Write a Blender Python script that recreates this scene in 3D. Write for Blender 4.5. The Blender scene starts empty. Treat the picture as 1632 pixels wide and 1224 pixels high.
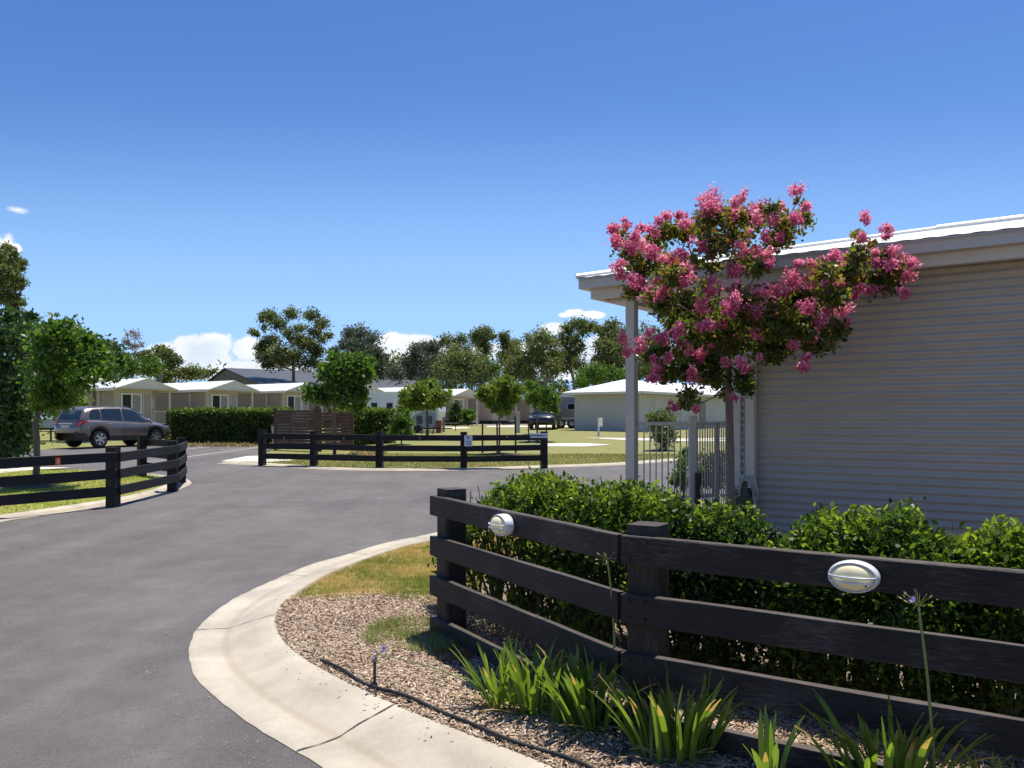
import bpy, math, random
import numpy as np
from mathutils import Matrix, Vector, noise as mnoise
R = math.radians
random.seed(7); rng = np.random.default_rng(7)
S = bpy.context.scene
COL = S.collection
F = 1340.0; HZ = 665.0; ZC = 1.7; KS = 18.0/1340.0
def G(Y): return KS*min(max(Y, -20), 70)
def P(x, y, Y): return Vector(((x-816)/F*Y, Y, ZC-(y-HZ)/F*Y))
def GP(x, y, off=0.0):
    Y = F*(ZC-off)/(y-647.0)
    return ((x-816)/F*Y, Y)
# ------------------------------------------------------------------ materials
MATS = {}
def newmat(name):
    m = bpy.data.materials.new(name); m.use_nodes = True
    nt = m.node_tree; nt.nodes.clear()
    out = nt.nodes.new('ShaderNodeOutputMaterial')
    return m, nt, out
def N(nt, t, **kw):
    n = nt.nodes.new(t)
    for k, v in kw.items(): setattr(n, k, v)
    return n
def rgba(c): return (c[0], c[1], c[2], 1.0)
def ramp(nt, stops):
    r = N(nt, 'ShaderNodeValToRGB'); e = r.color_ramp.elements
    e[0].position, e[0].color = stops[0][0], rgba(stops[0][1])
    e[1].position, e[1].color = stops[-1][0], rgba(stops[-1][1])
    for p, c in stops[1:-1]:
        x = e.new(p); x.color = rgba(c)
    return r
def mat(name, c1, c2=None, scale=5.0, rough=0.6, bump=0.0, bscale=None, metal=0.0, stretch=(1,1,1), detail=5, c3=None, spec=0.5, coat=0.0):
    if name in MATS: return MATS[name]
    m, nt, out = newmat(name)
    b = N(nt, 'ShaderNodeBsdfPrincipled'); b.inputs['Roughness'].default_value = rough
    b.inputs['Metallic'].default_value = metal; b.inputs['Specular IOR Level'].default_value = spec
    b.inputs['Coat Weight'].default_value = coat
    nt.links.new(b.outputs[0], out.inputs[0])
    tc = N(nt, 'ShaderNodeTexCoord'); mp = N(nt, 'ShaderNodeMapping'); mp.inputs['Scale'].default_value = stretch
    nt.links.new(tc.outputs['Object'], mp.inputs[0])
    if c2 is not None:
        n = N(nt, 'ShaderNodeTexNoise'); n.inputs['Scale'].default_value = scale; n.inputs['Detail'].default_value = detail
        n.inputs['Roughness'].default_value = 0.65
        nt.links.new(mp.outputs[0], n.inputs['Vector'])
        st = [(0.33, c1), (0.67, c2)] if c3 is None else [(0.3, c1), (0.5, c2), (0.7, c3)]
        r = ramp(nt, st); nt.links.new(n.outputs[0], r.inputs[0]); nt.links.new(r.outputs[0], b.inputs['Base Color'])
    else: b.inputs['Base Color'].default_value = rgba(c1)
    if bump > 0:
        n2 = N(nt, 'ShaderNodeTexNoise'); n2.inputs['Scale'].default_value = bscale or scale*3; n2.inputs['Detail'].default_value = 6
        nt.links.new(mp.outputs[0], n2.inputs['Vector'])
        bp = N(nt, 'ShaderNodeBump'); bp.inputs['Strength'].default_value = 1.0; bp.inputs['Distance'].default_value = bump
        nt.links.new(n2.outputs[0], bp.inputs['Height']); nt.links.new(bp.outputs[0], b.inputs['Normal'])
    MATS[name] = m; return m
def leafmat(name, stops, trans=0.35, rough=0.45, spec=0.4, tsat=1.0, tmul=None):
    """leaf colour from the per-leaf attribute 'tint'; light passes through the blade"""
    m, nt, out = newmat(name)
    at = N(nt, 'ShaderNodeAttribute'); at.attribute_name = 'tint'
    r = ramp(nt, stops); nt.links.new(at.outputs['Fac'], r.inputs[0])
    b = N(nt, 'ShaderNodeBsdfPrincipled'); b.inputs['Roughness'].default_value = rough; b.inputs['Specular IOR Level'].default_value = spec
    t = N(nt, 'ShaderNodeBsdfTranslucent'); mx = N(nt, 'ShaderNodeMixShader'); mx.inputs[0].default_value = trans
    g = N(nt, 'ShaderNodeMix', data_type='RGBA', blend_type='MULTIPLY'); g.inputs['Factor'].default_value = 1.0
    g.inputs['B'].default_value = (*(tmul or (1.7*tsat, 1.75, 0.8)), 1)
    nt.links.new(r.outputs[0], b.inputs['Base Color']); nt.links.new(r.outputs[0], g.inputs['A']); nt.links.new(g.outputs['Result'], t.inputs[0])
    nt.links.new(b.outputs[0], mx.inputs[1]); nt.links.new(t.outputs[0], mx.inputs[2]); nt.links.new(mx.outputs[0], out.inputs[0])
    MATS[name] = m; return m
# ------------------------------------------------------------------ mesh builder
WM = {}
def tag(o, label=None, cat=None, group=None, kind=None):
    if label: o['label'] = label
    if cat: o['category'] = cat
    if group: o['group'] = group
    if kind: o['kind'] = kind
    return o
def empty(name, loc, rz=0.0, label=None, cat=None, group=None):
    o = bpy.data.objects.new(name, None); COL.objects.link(o)
    o.empty_display_size = 0.2
    o.location = loc; o.rotation_euler = (0, 0, rz)
    WM[o.name] = Matrix.Translation(Vector(loc)) @ Matrix.Rotation(rz, 4, 'Z')
    return tag(o, label, cat, group)
def link(me, name, parent=None, world=False):
    o = bpy.data.objects.new(name, me); COL.objects.link(o)
    if parent is not None:
        o.parent = parent; pm = WM[parent.name]
        if world: me.transform(pm.inverted())
        WM[o.name] = pm
    else: WM[o.name] = Matrix.Identity(4)
    return o
class MB:
    def __init__(s): s.v = []; s.f = []; s.m = []; s.mi = 0
    def add(s, vs, fs):
        k = len(s.v); s.v += [tuple(p) for p in vs]
        for f in fs: s.f.append([k+i for i in f]); s.m.append(s.mi)
    def box(s, a, b, M=None):
        x0, y0, z0 = a; x1, y1, z1 = b
        vs = [Vector(p) for p in ((x0,y0,z0),(x1,y0,z0),(x1,y1,z0),(x0,y1,z0),(x0,y0,z1),(x1,y0,z1),(x1,y1,z1),(x0,y1,z1))]
        if M is not None: vs = [M @ p for p in vs]
        s.add(vs, [(0,3,2,1),(4,5,6,7),(0,1,5,4),(1,2,6,5),(2,3,7,6),(3,0,4,7)])
    def board(s, p, q, w, h, n=(0,0,1), segs=1, wob=0.0, ext=0.0):
        """bar from p to q (centre line), w across, h along up; chamfered"""
        p = Vector(p); q = Vector(q); d = (q-p).normalized(); p = p-d*ext; q = q+d*ext
        up = Vector(n); side = d.cross(up).normalized(); up = side.cross(d).normalized()
        c = min(w, h)*0.1
        prof = [(-w/2+c,-h/2),(w/2-c,-h/2),(w/2,-h/2+c),(w/2,h/2-c),(w/2-c,h/2),(-w/2+c,h/2),(-w/2,h/2-c),(-w/2,-h/2+c)]
        vs = []; fs = []
        for i in range(segs+1):
            t = i/segs; ctr = p.lerp(q, t)
            for j, (a, b) in enumerate(prof):
                o = Vector((0,0,0))
                if wob: o = up*(wob*mnoise.noise(Vector((t*7+p.x*9, j*.7, p.z*5))))+side*(wob*.7*mnoise.noise(Vector((t*6, j*.5+9, p.z*7))))
                vs.append(ctr+side*a+up*b+o)
        for i in range(segs):
            for j in range(8):
                a = i*8+j; b = i*8+(j+1) % 8; fs.append((a, b, b+8, a+8))
        fs.append(tuple(range(7, -1, -1))); fs.append(tuple(segs*8+j for j in range(8)))
        s.add(vs, fs)
    def tube(s, pts, rad, n=8, cap=True):
        pts = [Vector(p) for p in pts]; vs = []; fs = []
        if not hasattr(rad, '__len__'): rad = [rad]*len(pts)
        last = None
        for i, p in enumerate(pts):
            d = (pts[min(i+1, len(pts)-1)]-pts[max(i-1, 0)])
            d = d.normalized() if d.length > 1e-9 else Vector((0,0,1))
            if last is None: last = d.orthogonal().normalized()
            a = (last-d*last.dot(d))
            a = a.normalized() if a.length > 1e-6 else d.orthogonal().normalized()
            last = a; b = d.cross(a)
            for k in range(n):
                t = 2*math.pi*k/n; vs.append(p+(a*math.cos(t)+b*math.sin(t))*rad[i])
        for i in range(len(pts)-1):
            for k in range(n):
                a = i*n+k; b = i*n+(k+1) % n; fs.append((a, b, b+n, a+n))
        if cap: fs.append(tuple(range(n-1, -1, -1))); fs.append(tuple((len(pts)-1)*n+k for k in range(n)))
        s.add(vs, fs)
    def lathe(s, prof, M=None, n=20, sx=1.0, sz=1.0, close=True):
        """prof: (radius, depth) along local +Y"""
        vs = []; fs = []
        for r, d in prof:
            for k in range(n):
                t = 2*math.pi*k/n; p = Vector((r*math.cos(t)*sx, d, r*math.sin(t)*sz)); vs.append(M @ p if M is not None else p)
        for i in range(len(prof)-1):
            for k in range(n):
                a = i*n+k; b = i*n+(k+1) % n; fs.append((a, b, b+n, a+n))
        if close: fs.append(tuple(range(n-1, -1, -1))); fs.append(tuple((len(prof)-1)*n+k for k in range(n)))
        s.add(vs, fs)
    def poly(s, pts): s.add(pts, [tuple(range(len(pts)))])
    def build(s, name, mats, parent=None, world=False, smooth=False):
        me = bpy.data.meshes.new(name); me.from_pydata(s.v, [], s.f)
        for m in (mats if isinstance(mats, (list, tuple)) else [mats]): me.materials.append(m)
        if any(s.m): me.polygons.foreach_set('material_index', s.m)
        if smooth: me.polygons.foreach_set('use_smooth', [True]*len(s.f))
        me.update(); return link(me, name, parent, world)
def npmesh(name, V, nper, tint, m, parent=None, world=False, smooth=False):
    """V: (n*nper,3) - one polygon of nper verts per item, with a per-item tint"""
    n = len(V)//nper
    me = bpy.data.meshes.new(name)
    me.vertices.add(n*nper); me.loops.add(n*nper); me.polygons.add(n)
    me.vertices.foreach_set('co', np.ascontiguousarray(V, dtype=np.float32).ravel())
    me.loops.foreach_set('vertex_index', np.arange(n*nper, dtype=np.int32))
    me.polygons.foreach_set('loop_start', np.arange(0, n*nper, nper, dtype=np.int32))
    a = me.attributes.new('tint', 'FLOAT', 'POINT'); a.data.foreach_set('value', np.repeat(np.asarray(tint, dtype=np.float32), nper))
    me.materials.append(m); me.update(calc_edges=True); me.validate()
    return link(me, name, parent, world)
def frames(n, up=0.4, d0=None):
    """random leaf directions / side vectors"""
    d = rng.normal(size=(n, 3)); d[:, 2] += up
    if d0 is not None: d += d0
    d /= np.linalg.norm(d, axis=1)[:, None]
    r = rng.normal(size=(n, 3)); s = np.cross(d, r); s /= np.linalg.norm(s, axis=1)[:, None]+1e-9
    return d, s
def leaves(C, L, W, up=0.2, d0=None, six=False, lv=0.35):
    n = len(C); d, s = frames(n, up, d0)
    l = (L*(1+lv*rng.uniform(-1, 1, n)))[:, None]; w = (W*(1+lv*rng.uniform(-1, 1, n)))[:, None]
    nn = np.cross(d, s)
    if six:
        V = np.stack([C, C+d*l*.3+s*w*.48+nn*w*.12, C+d*l*.68+s*w*.4+nn*w*.1, C+d*l, C+d*l*.68-s*w*.4+nn*w*.1, C+d*l*.3-s*w*.48+nn*w*.12], axis=1)
        return V.reshape(-1, 3), 6
    V = np.stack([C, C+d*l*.5+s*w*.5+nn*w*.15, C+d*l, C+d*l*.5-s*w*.5+nn*w*.15], axis=1)
    return V.reshape(-1, 3), 4
def clumps(blobs, nleaf, csize=0.28, per=26, flat=0.8):
    """points gathered into small clumps spread through every blob's volume"""
    B = np.array([[*b[0], b[1]] for b in blobs]); w = B[:, 3]**2; w /= w.sum()
    nc = max(4, nleaf//per); bi = rng.choice(len(B), nc, p=w)
    d = rng.normal(size=(nc, 3)); d /= np.linalg.norm(d, axis=1)[:, None]
    rr = rng.uniform(0.15, 1, nc)**0.5
    cc = B[bi, :3]+d*(B[bi, 3]*rr)[:, None]*np.array([1, 1, flat])
    ci = rng.integers(0, nc, nleaf)
    g = rng.normal(size=(nleaf, 3))*np.array([1, 1, .75])
    C = cc[ci]+g*(B[bi, 3][ci]*csize)[:, None]
    tint = np.clip(.5+.22*rng.normal(size=nc)[ci]+.13*rng.normal(size=nleaf), 0, 1)
    return C, tint
def skeleton(base, fork, targets, r0, mb, sides=7, rmin=0.012, wig=0.06, lean=None):
    """trunk from base to fork, then limbs running out to the targets"""
    nodes = [Vector(base)]; par = [-1]; nt_ = 5
    for i in range(1, nt_+1):
        t = i/nt_; p = Vector(base).lerp(Vector(fork), t)
        p += Vector((random.uniform(-1, 1), random.uniform(-1, 1), 0))*r0*0.35
        nodes.append(p); par.append(i-1)
    tips = []
    for tgt in sorted([Vector(t) for t in targets], key=lambda q: (q-Vector(fork)).length):
        best, bd = nt_, 1e9
        for i in range(nt_-1, len(nodes)):
            dd = (nodes[i]-tgt).length+0.25*abs(min(0, tgt.z-nodes[i].z))
            if (nodes[i]-Vector(fork)).length <= (tgt-Vector(fork)).length+.01 and dd < bd: best, bd = i, dd
        a = nodes[best]; prev = best; n = max(2, int(bd/(0.5*max(r0*8, .25))))
        n = min(n, 4)
        for k in range(1, n+1):
            t = k/n; q = a.lerp(tgt, t); q.z += 0.12*bd*math.sin(math.pi*t)*.5
            if k < n: q += Vector([random.uniform(-1, 1)*wig*bd for _ in range(3)])
            nodes.append(q); par.append(prev); prev = len(nodes)-1
        tips.append(prev)
    w = [0.0]*len(nodes)
    for t in tips:
        i = t
        while i >= 0: w[i] += 1; i = par[i]
    T = max(1, len(tips))
    rad = [max(rmin, r0*math.sqrt(max(x, .3)/T)) for x in w]
    for i in range(nt_+1): rad[i] = r0*(1.18-0.2*i/nt_) if i > 0 else r0*1.5
    kids = {}
    for i, p in enumerate(par):
        if p >= 0: kids.setdefault(p, []).append(i)
    done = set()
    def chain(start, first):
        pts = [nodes[start]] if start >= 0 else []; rr = [rad[first]] if start >= 0 else []
        i = first
        while True:
            pts.append(nodes[i]); rr.append(rad[i]); ks = sorted(kids.get(i, []), key=lambda k: -w[k])
            for k in ks[1:]: todo.append((i, k))
            if not ks: break
            i = ks[0]
        if len(pts) > 1: mb.tube(pts, rr, sides if rr[0] > rmin*2 else 5)
    todo = [(-1, 0)]
    while todo: chain(*todo.pop())
def pxblobs(L, scale, ox, oy, Y, thick=1.0):
    out = []
    for z in L:
        x = z[0]/scale+ox; y = z[1]/scale+oy; r = z[2]/scale/F*Y
        yy = Y+random.uniform(-1, 1)*thick; out.append((tuple(P(x, y, yy)), r))
    return out
def tree(name, label, cat, base, blobs, nleaf, leafL, leafW, lm, bark, r0, forkz=None, group=None, per=26, csize=.28, up=.2, extra=None, six=False, fx=None):
    bx, by = base; gz = G(by)
    root = empty(name, (bx, by, gz), 0, label, cat, group)
    mb = MB()
    ex = []
    for (c_, r_) in blobs:
        if random.random() < .55:
            v = Vector((random.gauss(0, 1), random.gauss(0, .6), random.gauss(.25, .9))).normalized(); ex.append((tuple(Vector(c_)+v*r_*random.uniform(.95, 1.35)), r_*random.uniform(.22, .42)))
    zs = [b[0][2] for b in blobs]; blobs = blobs+ex
    fz = forkz if forkz is not None else min(zs)
    fxy = fx if fx is not None else (bx, by)
    skeleton((bx, by, gz-.05), (fxy[0], fxy[1], fz), [b[0] for b in blobs], r0, mb, rmin=max(.008, r0*.12))
    mb.build('trunk', bark, root, world=True, smooth=True)
    C, tint = clumps(blobs, nleaf, csize, per)
    if gz is not None: C[:, 2] = np.maximum(C[:, 2], gz+.03)
    V, k = leaves(C, leafL, leafW, up=up, six=six)
    npmesh('crown', V, k, tint, lm, root, world=True)
    return root
def copy_tree(o, parent=None):
    c = o.copy(); COL.objects.link(c)
    if parent is not None: c.parent = parent
    for ch in [x for x in bpy.data.objects if x.parent == o]: copy_tree(ch, c)
    return c
def catmull(pts, n):
    pts = [np.array(p, float) for p in pts]; out = []
    for i in range(len(pts)-1):
        p0 = pts[max(i-1, 0)]; p1 = pts[i]; p2 = pts[i+1]; p3 = pts[min(i+2, len(pts)-1)]
        for k in range(n):
            t = k/n
            out.append(.5*((2*p1)+(-p0+p2)*t+(2*p0-5*p1+4*p2-p3)*t*t+(-p0+3*p1-3*p2+p3)*t**3))
    out.append(pts[-1]); return out
def smooth2(pts, it=2):
    pts = [np.array(p, float) for p in pts]
    for _ in range(it): pts = [pts[0]]+[(pts[i-1]+2*pts[i]+pts[i+1])/4 for i in range(1, len(pts)-1)]+[pts[-1]]
    return pts
def in_poly(X, Y, poly):
    ins = np.zeros(len(X), bool); n = len(poly)
    for i in range(n):
        x1, y1 = poly[i]; x2, y2 = poly[(i+1) % n]
        c = ((y1 > Y) != (y2 > Y)) & (X < (x2-x1)*(Y-y1)/((y2-y1) if y2 != y1 else 1e-9)+x1)
        ins ^= c
    return ins
def scatter(poly, n, avoid=None):
    P_ = np.array(poly); lo = P_.min(0); hi = P_.max(0); out = []; tot = 0
    while tot < n:
        q = rng.uniform(lo, hi, size=(n*2, 2)); k = in_poly(q[:, 0], q[:, 1], poly); q = q[k]; out.append(q); tot += len(q)
    return np.concatenate(out)[:n]
# ------------------------------------------------------------------ camera, light, sky
cam = bpy.data.cameras.new('camera'); co = bpy.data.objects.new('camera', cam); COL.objects.link(co)
co.location = (0, 0, ZC); co.rotation_euler = (R(90), 0, 0)
cam.sensor_width = 36; cam.lens = 36*F/1632; cam.shift_y = (HZ-612)/1632.0
cam.clip_start = 0.05; cam.clip_end = 3000; S.camera = co
SUN_AZ, SUN_EL = R(32), R(73)            # azimuth measured to the right of the view
sd = Vector((math.sin(SUN_AZ)*math.cos(SUN_EL), math.cos(SUN_AZ)*math.cos(SUN_EL), math.sin(SUN_EL)))
sl = bpy.data.lights.new('sun', 'SUN'); so = bpy.data.objects.new('sun', sl); COL.objects.link(so)
sl.energy = 4.6; sl.angle = R(0.53); sl.color = (1.0, 0.94, 0.84)
so.rotation_euler = sd.to_track_quat('Z', 'Y').to_euler()
w = bpy.data.worlds.new('World'); S.world = w; w.use_nodes = True
nt = w.node_tree; nt.nodes.clear(); wo = N(nt, 'ShaderNodeOutputWorld')
sky = N(nt, 'ShaderNodeTexSky', sky_type='NISHITA'); sky.sun_disc = False
sky.sun_elevation = SUN_EL; sky.sun_rotation = SUN_AZ; sky.altitude = 300; sky.air_density = 1.0; sky.dust_density = 0.35; sky.ozone_density = 3.0
hs = N(nt, 'ShaderNodeHueSaturation'); hs.inputs['Saturation'].default_value = 1.27; hs.inputs['Hue'].default_value = 0.511
bg = N(nt, 'ShaderNodeBackground'); bg.inputs[1].default_value = 0.096
nt.links.new(sky.outputs[0], hs.inputs['Color'])
w.cycles.sampling_method = 'MANUAL'; w.cycles.sample_map_resolution = 256
# clouds: soft heaps in fixed directions of the sky, broken up by noise
tc = N(nt, 'ShaderNodeTexCoord'); sp = N(nt, 'ShaderNodeSeparateXYZ'); nt.links.new(tc.outputs['Generated'], sp.inputs[0])
def M_(op, a, b=None, c=None, clamp=False):
    n = N(nt, 'ShaderNodeMath', operation=op); n.use_clamp = clamp
    for i, x in enumerate((a, b, c)):
        if x is None: continue
        if isinstance(x, (int, float)): n.inputs[i].default_value = x
        else: nt.links.new(x, n.inputs[i])
    return n.outputs[0]
yc = M_('MAXIMUM', sp.outputs[1], 0.02); U = M_('DIVIDE', sp.outputs[0], yc); V_ = M_('DIVIDE', sp.outputs[2], yc)
cx = N(nt, 'ShaderNodeCombineXYZ'); nt.links.new(U, cx.inputs[0]); nt.links.new(V_, cx.inputs[1])
# clear dry air: the bottom of the sky stays blue instead of yellowing
lo = N(nt, 'ShaderNodeMapRange', interpolation_type='SMOOTHSTEP'); lo.inputs[1].default_value = .40; lo.inputs[2].default_value = -.02; nt.links.new(V_, lo.inputs[0])
lm_ = N(nt, 'ShaderNodeMix', data_type='RGBA'); lm_.inputs['B'].default_value = (2.95, 5.15, 8.9, 1)
nt.links.new(M_('MULTIPLY', lo.outputs[0], M_('GREATER_THAN', sp.outputs[1], -.3)), lm_.inputs['Factor']); nt.links.new(hs.outputs[0], lm_.inputs['A']); nt.links.new(lm_.outputs['Result'], bg.inputs[0])
def noise_(scale, det, rough=0.6, st=(1, 1, 1)):
    mp = N(nt, 'ShaderNodeMapping'); mp.inputs['Scale'].default_value = st; nt.links.new(cx.outputs[0], mp.inputs[0])
    n = N(nt, 'ShaderNodeTexNoise'); n.inputs['Scale'].default_value = scale; n.inputs['Detail'].default_value = det; n.inputs['Roughness'].default_value = rough
    nt.links.new(mp.outputs[0], n.inputs['Vector']); return n.outputs[0]
nA = noise_(34, 6, .6); nB = noise_(15, 4, .5)
CL = [(330,575,60,32),(258,570,40,30),(300,552,28,20),(345,550,34,24),(395,558,34,22),(440,575,50,24),(385,590,60,20),(290,592,70,18),(215,585,40,18),
      (620,545,28,18),(645,548,30,14),(672,546,34,14),(700,556,30,12),(655,572,70,20),(600,560,40,22),(720,580,50,22),(560,580,50,20),
      (-6,405,40,34),(22,398,16,12),(915,500,20,8),(940,502,26,7),(900,502,11,5),
      (885,524,26,11),(780,560,34,16),(960,560,60,26),(1020,570,50,22),(860,560,50,20),(1045,548,24,12),(60,600,60,40),(120,590,50,34),(500,600,90,14),(920,590,120,16)]
d = None
for x, y, rx, ry in CL:
    u0 = (x-816)/F; v0 = (HZ-y)/F
    a = M_('DIVIDE', M_('SUBTRACT', U, u0), rx/F); b = M_('DIVIDE', M_('SUBTRACT', V_, v0), ry/F)
    q = M_('SUBTRACT', 1.0, M_('SQRT', M_('ADD', M_('MULTIPLY', a, a), M_('MULTIPLY', b, b))))
    d = q if d is None else M_('MAXIMUM', d, q)
d = M_('ADD', d, M_('MULTIPLY', M_('SUBTRACT', nA, 0.5), 1.35))
mk = N(nt, 'ShaderNodeMapRange', interpolation_type='SMOOTHSTEP'); mk.inputs[1].default_value = -0.02; mk.inputs[2].default_value = 0.30
nt.links.new(d, mk.inputs[0])
# thin wisp high on the left
a = M_('DIVIDE', M_('SUBTRACT', U, (29-816)/F), 22/F); b = M_('DIVIDE', M_('SUBTRACT', M_('ADD', V_, M_('MULTIPLY', U, 0.18)), (HZ-335)/F+(29-816)/F*.18), 6.5/F)
wq = M_('SUBTRACT', 1.0, M_('SQRT', M_('ADD', M_('MULTIPLY', a, a), M_('MULTIPLY', b, b))))
wq = M_('MULTIPLY', M_('ADD', wq, M_('MULTIPLY', M_('SUBTRACT', noise_(60, 5, .6, (1, 2.4, 1)), .5), 1.0), None, True), .85)
mask = M_('MAXIMUM', mk.outputs[0], wq, None, True)
mask = M_('MULTIPLY', mask, M_('GREATER_THAN', sp.outputs[1], 0.05))
shade = N(nt, 'ShaderNodeMapRange'); shade.inputs[1].default_value = 0.2; shade.inputs[2].default_value = 0.62
nt.links.new(M_('ADD', nB, M_('MULTIPLY', M_('SUBTRACT', V_, 0.085), 2.6)), shade.inputs[0])
cr = ramp(nt, [(0.0, (.50, .62, .82)), (0.55, (.80, .87, .96)), (1.0, (1.0, 1.0, 1.0))]); nt.links.new(shade.outputs[0], cr.inputs[0])
cb = N(nt, 'ShaderNodeBackground'); cb.inputs[1].default_value = 0.76; nt.links.new(cr.outputs[0], cb.inputs[0])
mxs = N(nt, 'ShaderNodeMixShader'); nt.links.new(mask, mxs.inputs[0]); nt.links.new(bg.outputs[0], mxs.inputs[1]); nt.links.new(cb.outputs[0], mxs.inputs[2])
nt.links.new(mxs.outputs[0], wo.inputs[0])
S.view_settings.view_transform = 'Standard'; S.view_settings.look = 'None'; S.view_settings.gamma = 1.0; S.view_settings.exposure = 0.5
S.cycles.max_bounces = 6; S.cycles.transparent_max_bounces = 8; S.cycles.diffuse_bounces = 2
S.cycles.use_denoising = True
# ------------------------------------------------------------------ setting: ground, road, kerbs, lawns
def groundmat(name, cols, scale, bump, bscale, rough=.9, fine=None):
    m, nt, out = newmat(name)
    b = N(nt, 'ShaderNodeBsdfPrincipled'); b.inputs['Roughness'].default_value = rough; b.inputs['Specular IOR Level'].default_value = .25
    tc = N(nt, 'ShaderNodeTexCoord')
    n = N(nt, 'ShaderNodeTexNoise'); n.inputs['Scale'].default_value = scale; n.inputs['Detail'].default_value = 8; n.inputs['Roughness'].default_value = .6
    nt.links.new(tc.outputs['Object'], n.inputs['Vector'])
    r = ramp(nt, cols); nt.links.new(n.outputs[0], r.inputs[0])
    n2 = N(nt, 'ShaderNodeTexNoise'); n2.inputs['Scale'].default_value = bscale; n2.inputs['Detail'].default_value = 6; n2.inputs['Roughness'].default_value = .7
    nt.links.new(tc.outputs['Object'], n2.inputs['Vector'])
    mx = N(nt, 'ShaderNodeMix', data_type='RGBA', blend_type='MULTIPLY'); mx.inputs['Factor'].default_value = 1.0
    r2 = ramp(nt, fine or [(.3, (.72, .72, .72)), (.7, (1.25, 1.25, 1.25))]); nt.links.new(n2.outputs[0], r2.inputs[0])
    nt.links.new(r.outputs[0], mx.inputs['A']); nt.links.new(r2.outputs[0], mx.inputs['B']); nt.links.new(mx.outputs['Result'], b.inputs['Base Color'])
    bp = N(nt, 'ShaderNodeBump'); bp.inputs['Distance'].default_value = bump; bp.inputs['Strength'].default_value = .9
    nt.links.new(n2.outputs[0], bp.inputs['Height']); nt.links.new(bp.outputs[0], b.inputs['Normal']); nt.links.new(b.outputs[0], out.inputs[0])
    MATS[name] = m; return m
m_lawnfar = groundmat('dry_lawn', [(.3, (.235, .20, .072)), (.5, (.225, .22, .075)), (.7, (.165, .20, .06))], .35, .02, 9)
m_lawnnear = groundmat('green_lawn', [(.3, (.22, .26, .05)), (.5, (.29, .31, .07)), (.7, (.32, .29, .10))], .8, .02, 26)
m_patch = groundmat('thin_lawn_soil', [(.3, (.42, .28, .14)), (.5, (.34, .28, .13)), (.7, (.24, .25, .08))], 1.6, .02, 40)
m_mulch = groundmat('bark_mulch_bed', [(.3, (.20, .14, .105)), (.5, (.33, .245, .18)), (.7, (.24, .175, .13))], 3, .03, 60)
m_dirt = groundmat('bare_verge', [(.3, (.30, .25, .17)), (.7, (.38, .33, .24))], 1.5, .02, 30)
def asphalt():
    m, nt, out = newmat('asphalt')
    b = N(nt, 'ShaderNodeBsdfPrincipled'); b.inputs['Roughness'].default_value = .82; b.inputs['Specular IOR Level'].default_value = .35
    tc = N(nt, 'ShaderNodeTexCoord')
    def nz(sc, det, st=(1, 1, 1), rot=0, rg=.6):
        mp = N(nt, 'ShaderNodeMapping'); mp.inputs['Scale'].default_value = st; mp.inputs['Rotation'].default_value = (0, 0, rot)
        nt.links.new(tc.outputs['Object'], mp.inputs[0])
        n = N(nt, 'ShaderNodeTexNoise'); n.inputs['Scale'].default_value = sc; n.inputs['Detail'].default_value = det; n.inputs['Roughness'].default_value = rg
        nt.links.new(mp.outputs[0], n.inputs['Vector']); return n.outputs[0]
    r = ramp(nt, [(.3, (.108, .098, .096)), (.52, (.130, .120, .117)), (.72, (.152, .142, .136))]); nt.links.new(nz(.5, 7), r.inputs[0])
    def mul(a, fac, stops):
        q = ramp(nt, stops); nt.links.new(fac, q.inputs[0])
        x = N(nt, 'ShaderNodeMix', data_type='RGBA', blend_type='MULTIPLY'); x.inputs['Factor'].default_value = 1
        nt.links.new(a, x.inputs['A']); nt.links.new(q.outputs[0], x.inputs['B']); return x.outputs['Result']
    c = mul(r.outputs[0], nz(1.2, 5, (1, .13, 1), R(35)), [(.35, (.86, .86, .86)), (.65, (1.1, 1.1, 1.1))])       # tyre-worn streaks
    c = mul(c, nz(120, 4, rg=.85), [(.32, (.6, .6, .6)), (.5, (1, 1, 1)), (.66, (1.45, 1.42, 1.37))])
    c = mul(c, nz(26, 5, rg=.8), [(.35, (.91, .91, .91)), (.65, (1.09, 1.09, 1.08))])
    c = mul(c, nz(.9, 3, (.25, 1, 1), R(-18)), [(.58, (1, 1, 1)), (.70, (.88, .88, .88))])               # stones in the seal
    c = mul(c, nz(3.2, 6), [(.4, (.9, .9, .9)), (.7, (1.1, 1.1, 1.1))])
    nt.links.new(c, b.inputs['Base Color'])
    bp = N(nt, 'ShaderNodeBump'); bp.inputs['Distance'].default_value = .006; nt.links.new(nz(110, 4, rg=.8), bp.inputs['Height'])
    nt.links.new(bp.outputs[0], b.inputs['Normal']); nt.links.new(b.outputs[0], out.inputs[0]); MATS['asphalt'] = m; return m
m_asph = asphalt()
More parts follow.
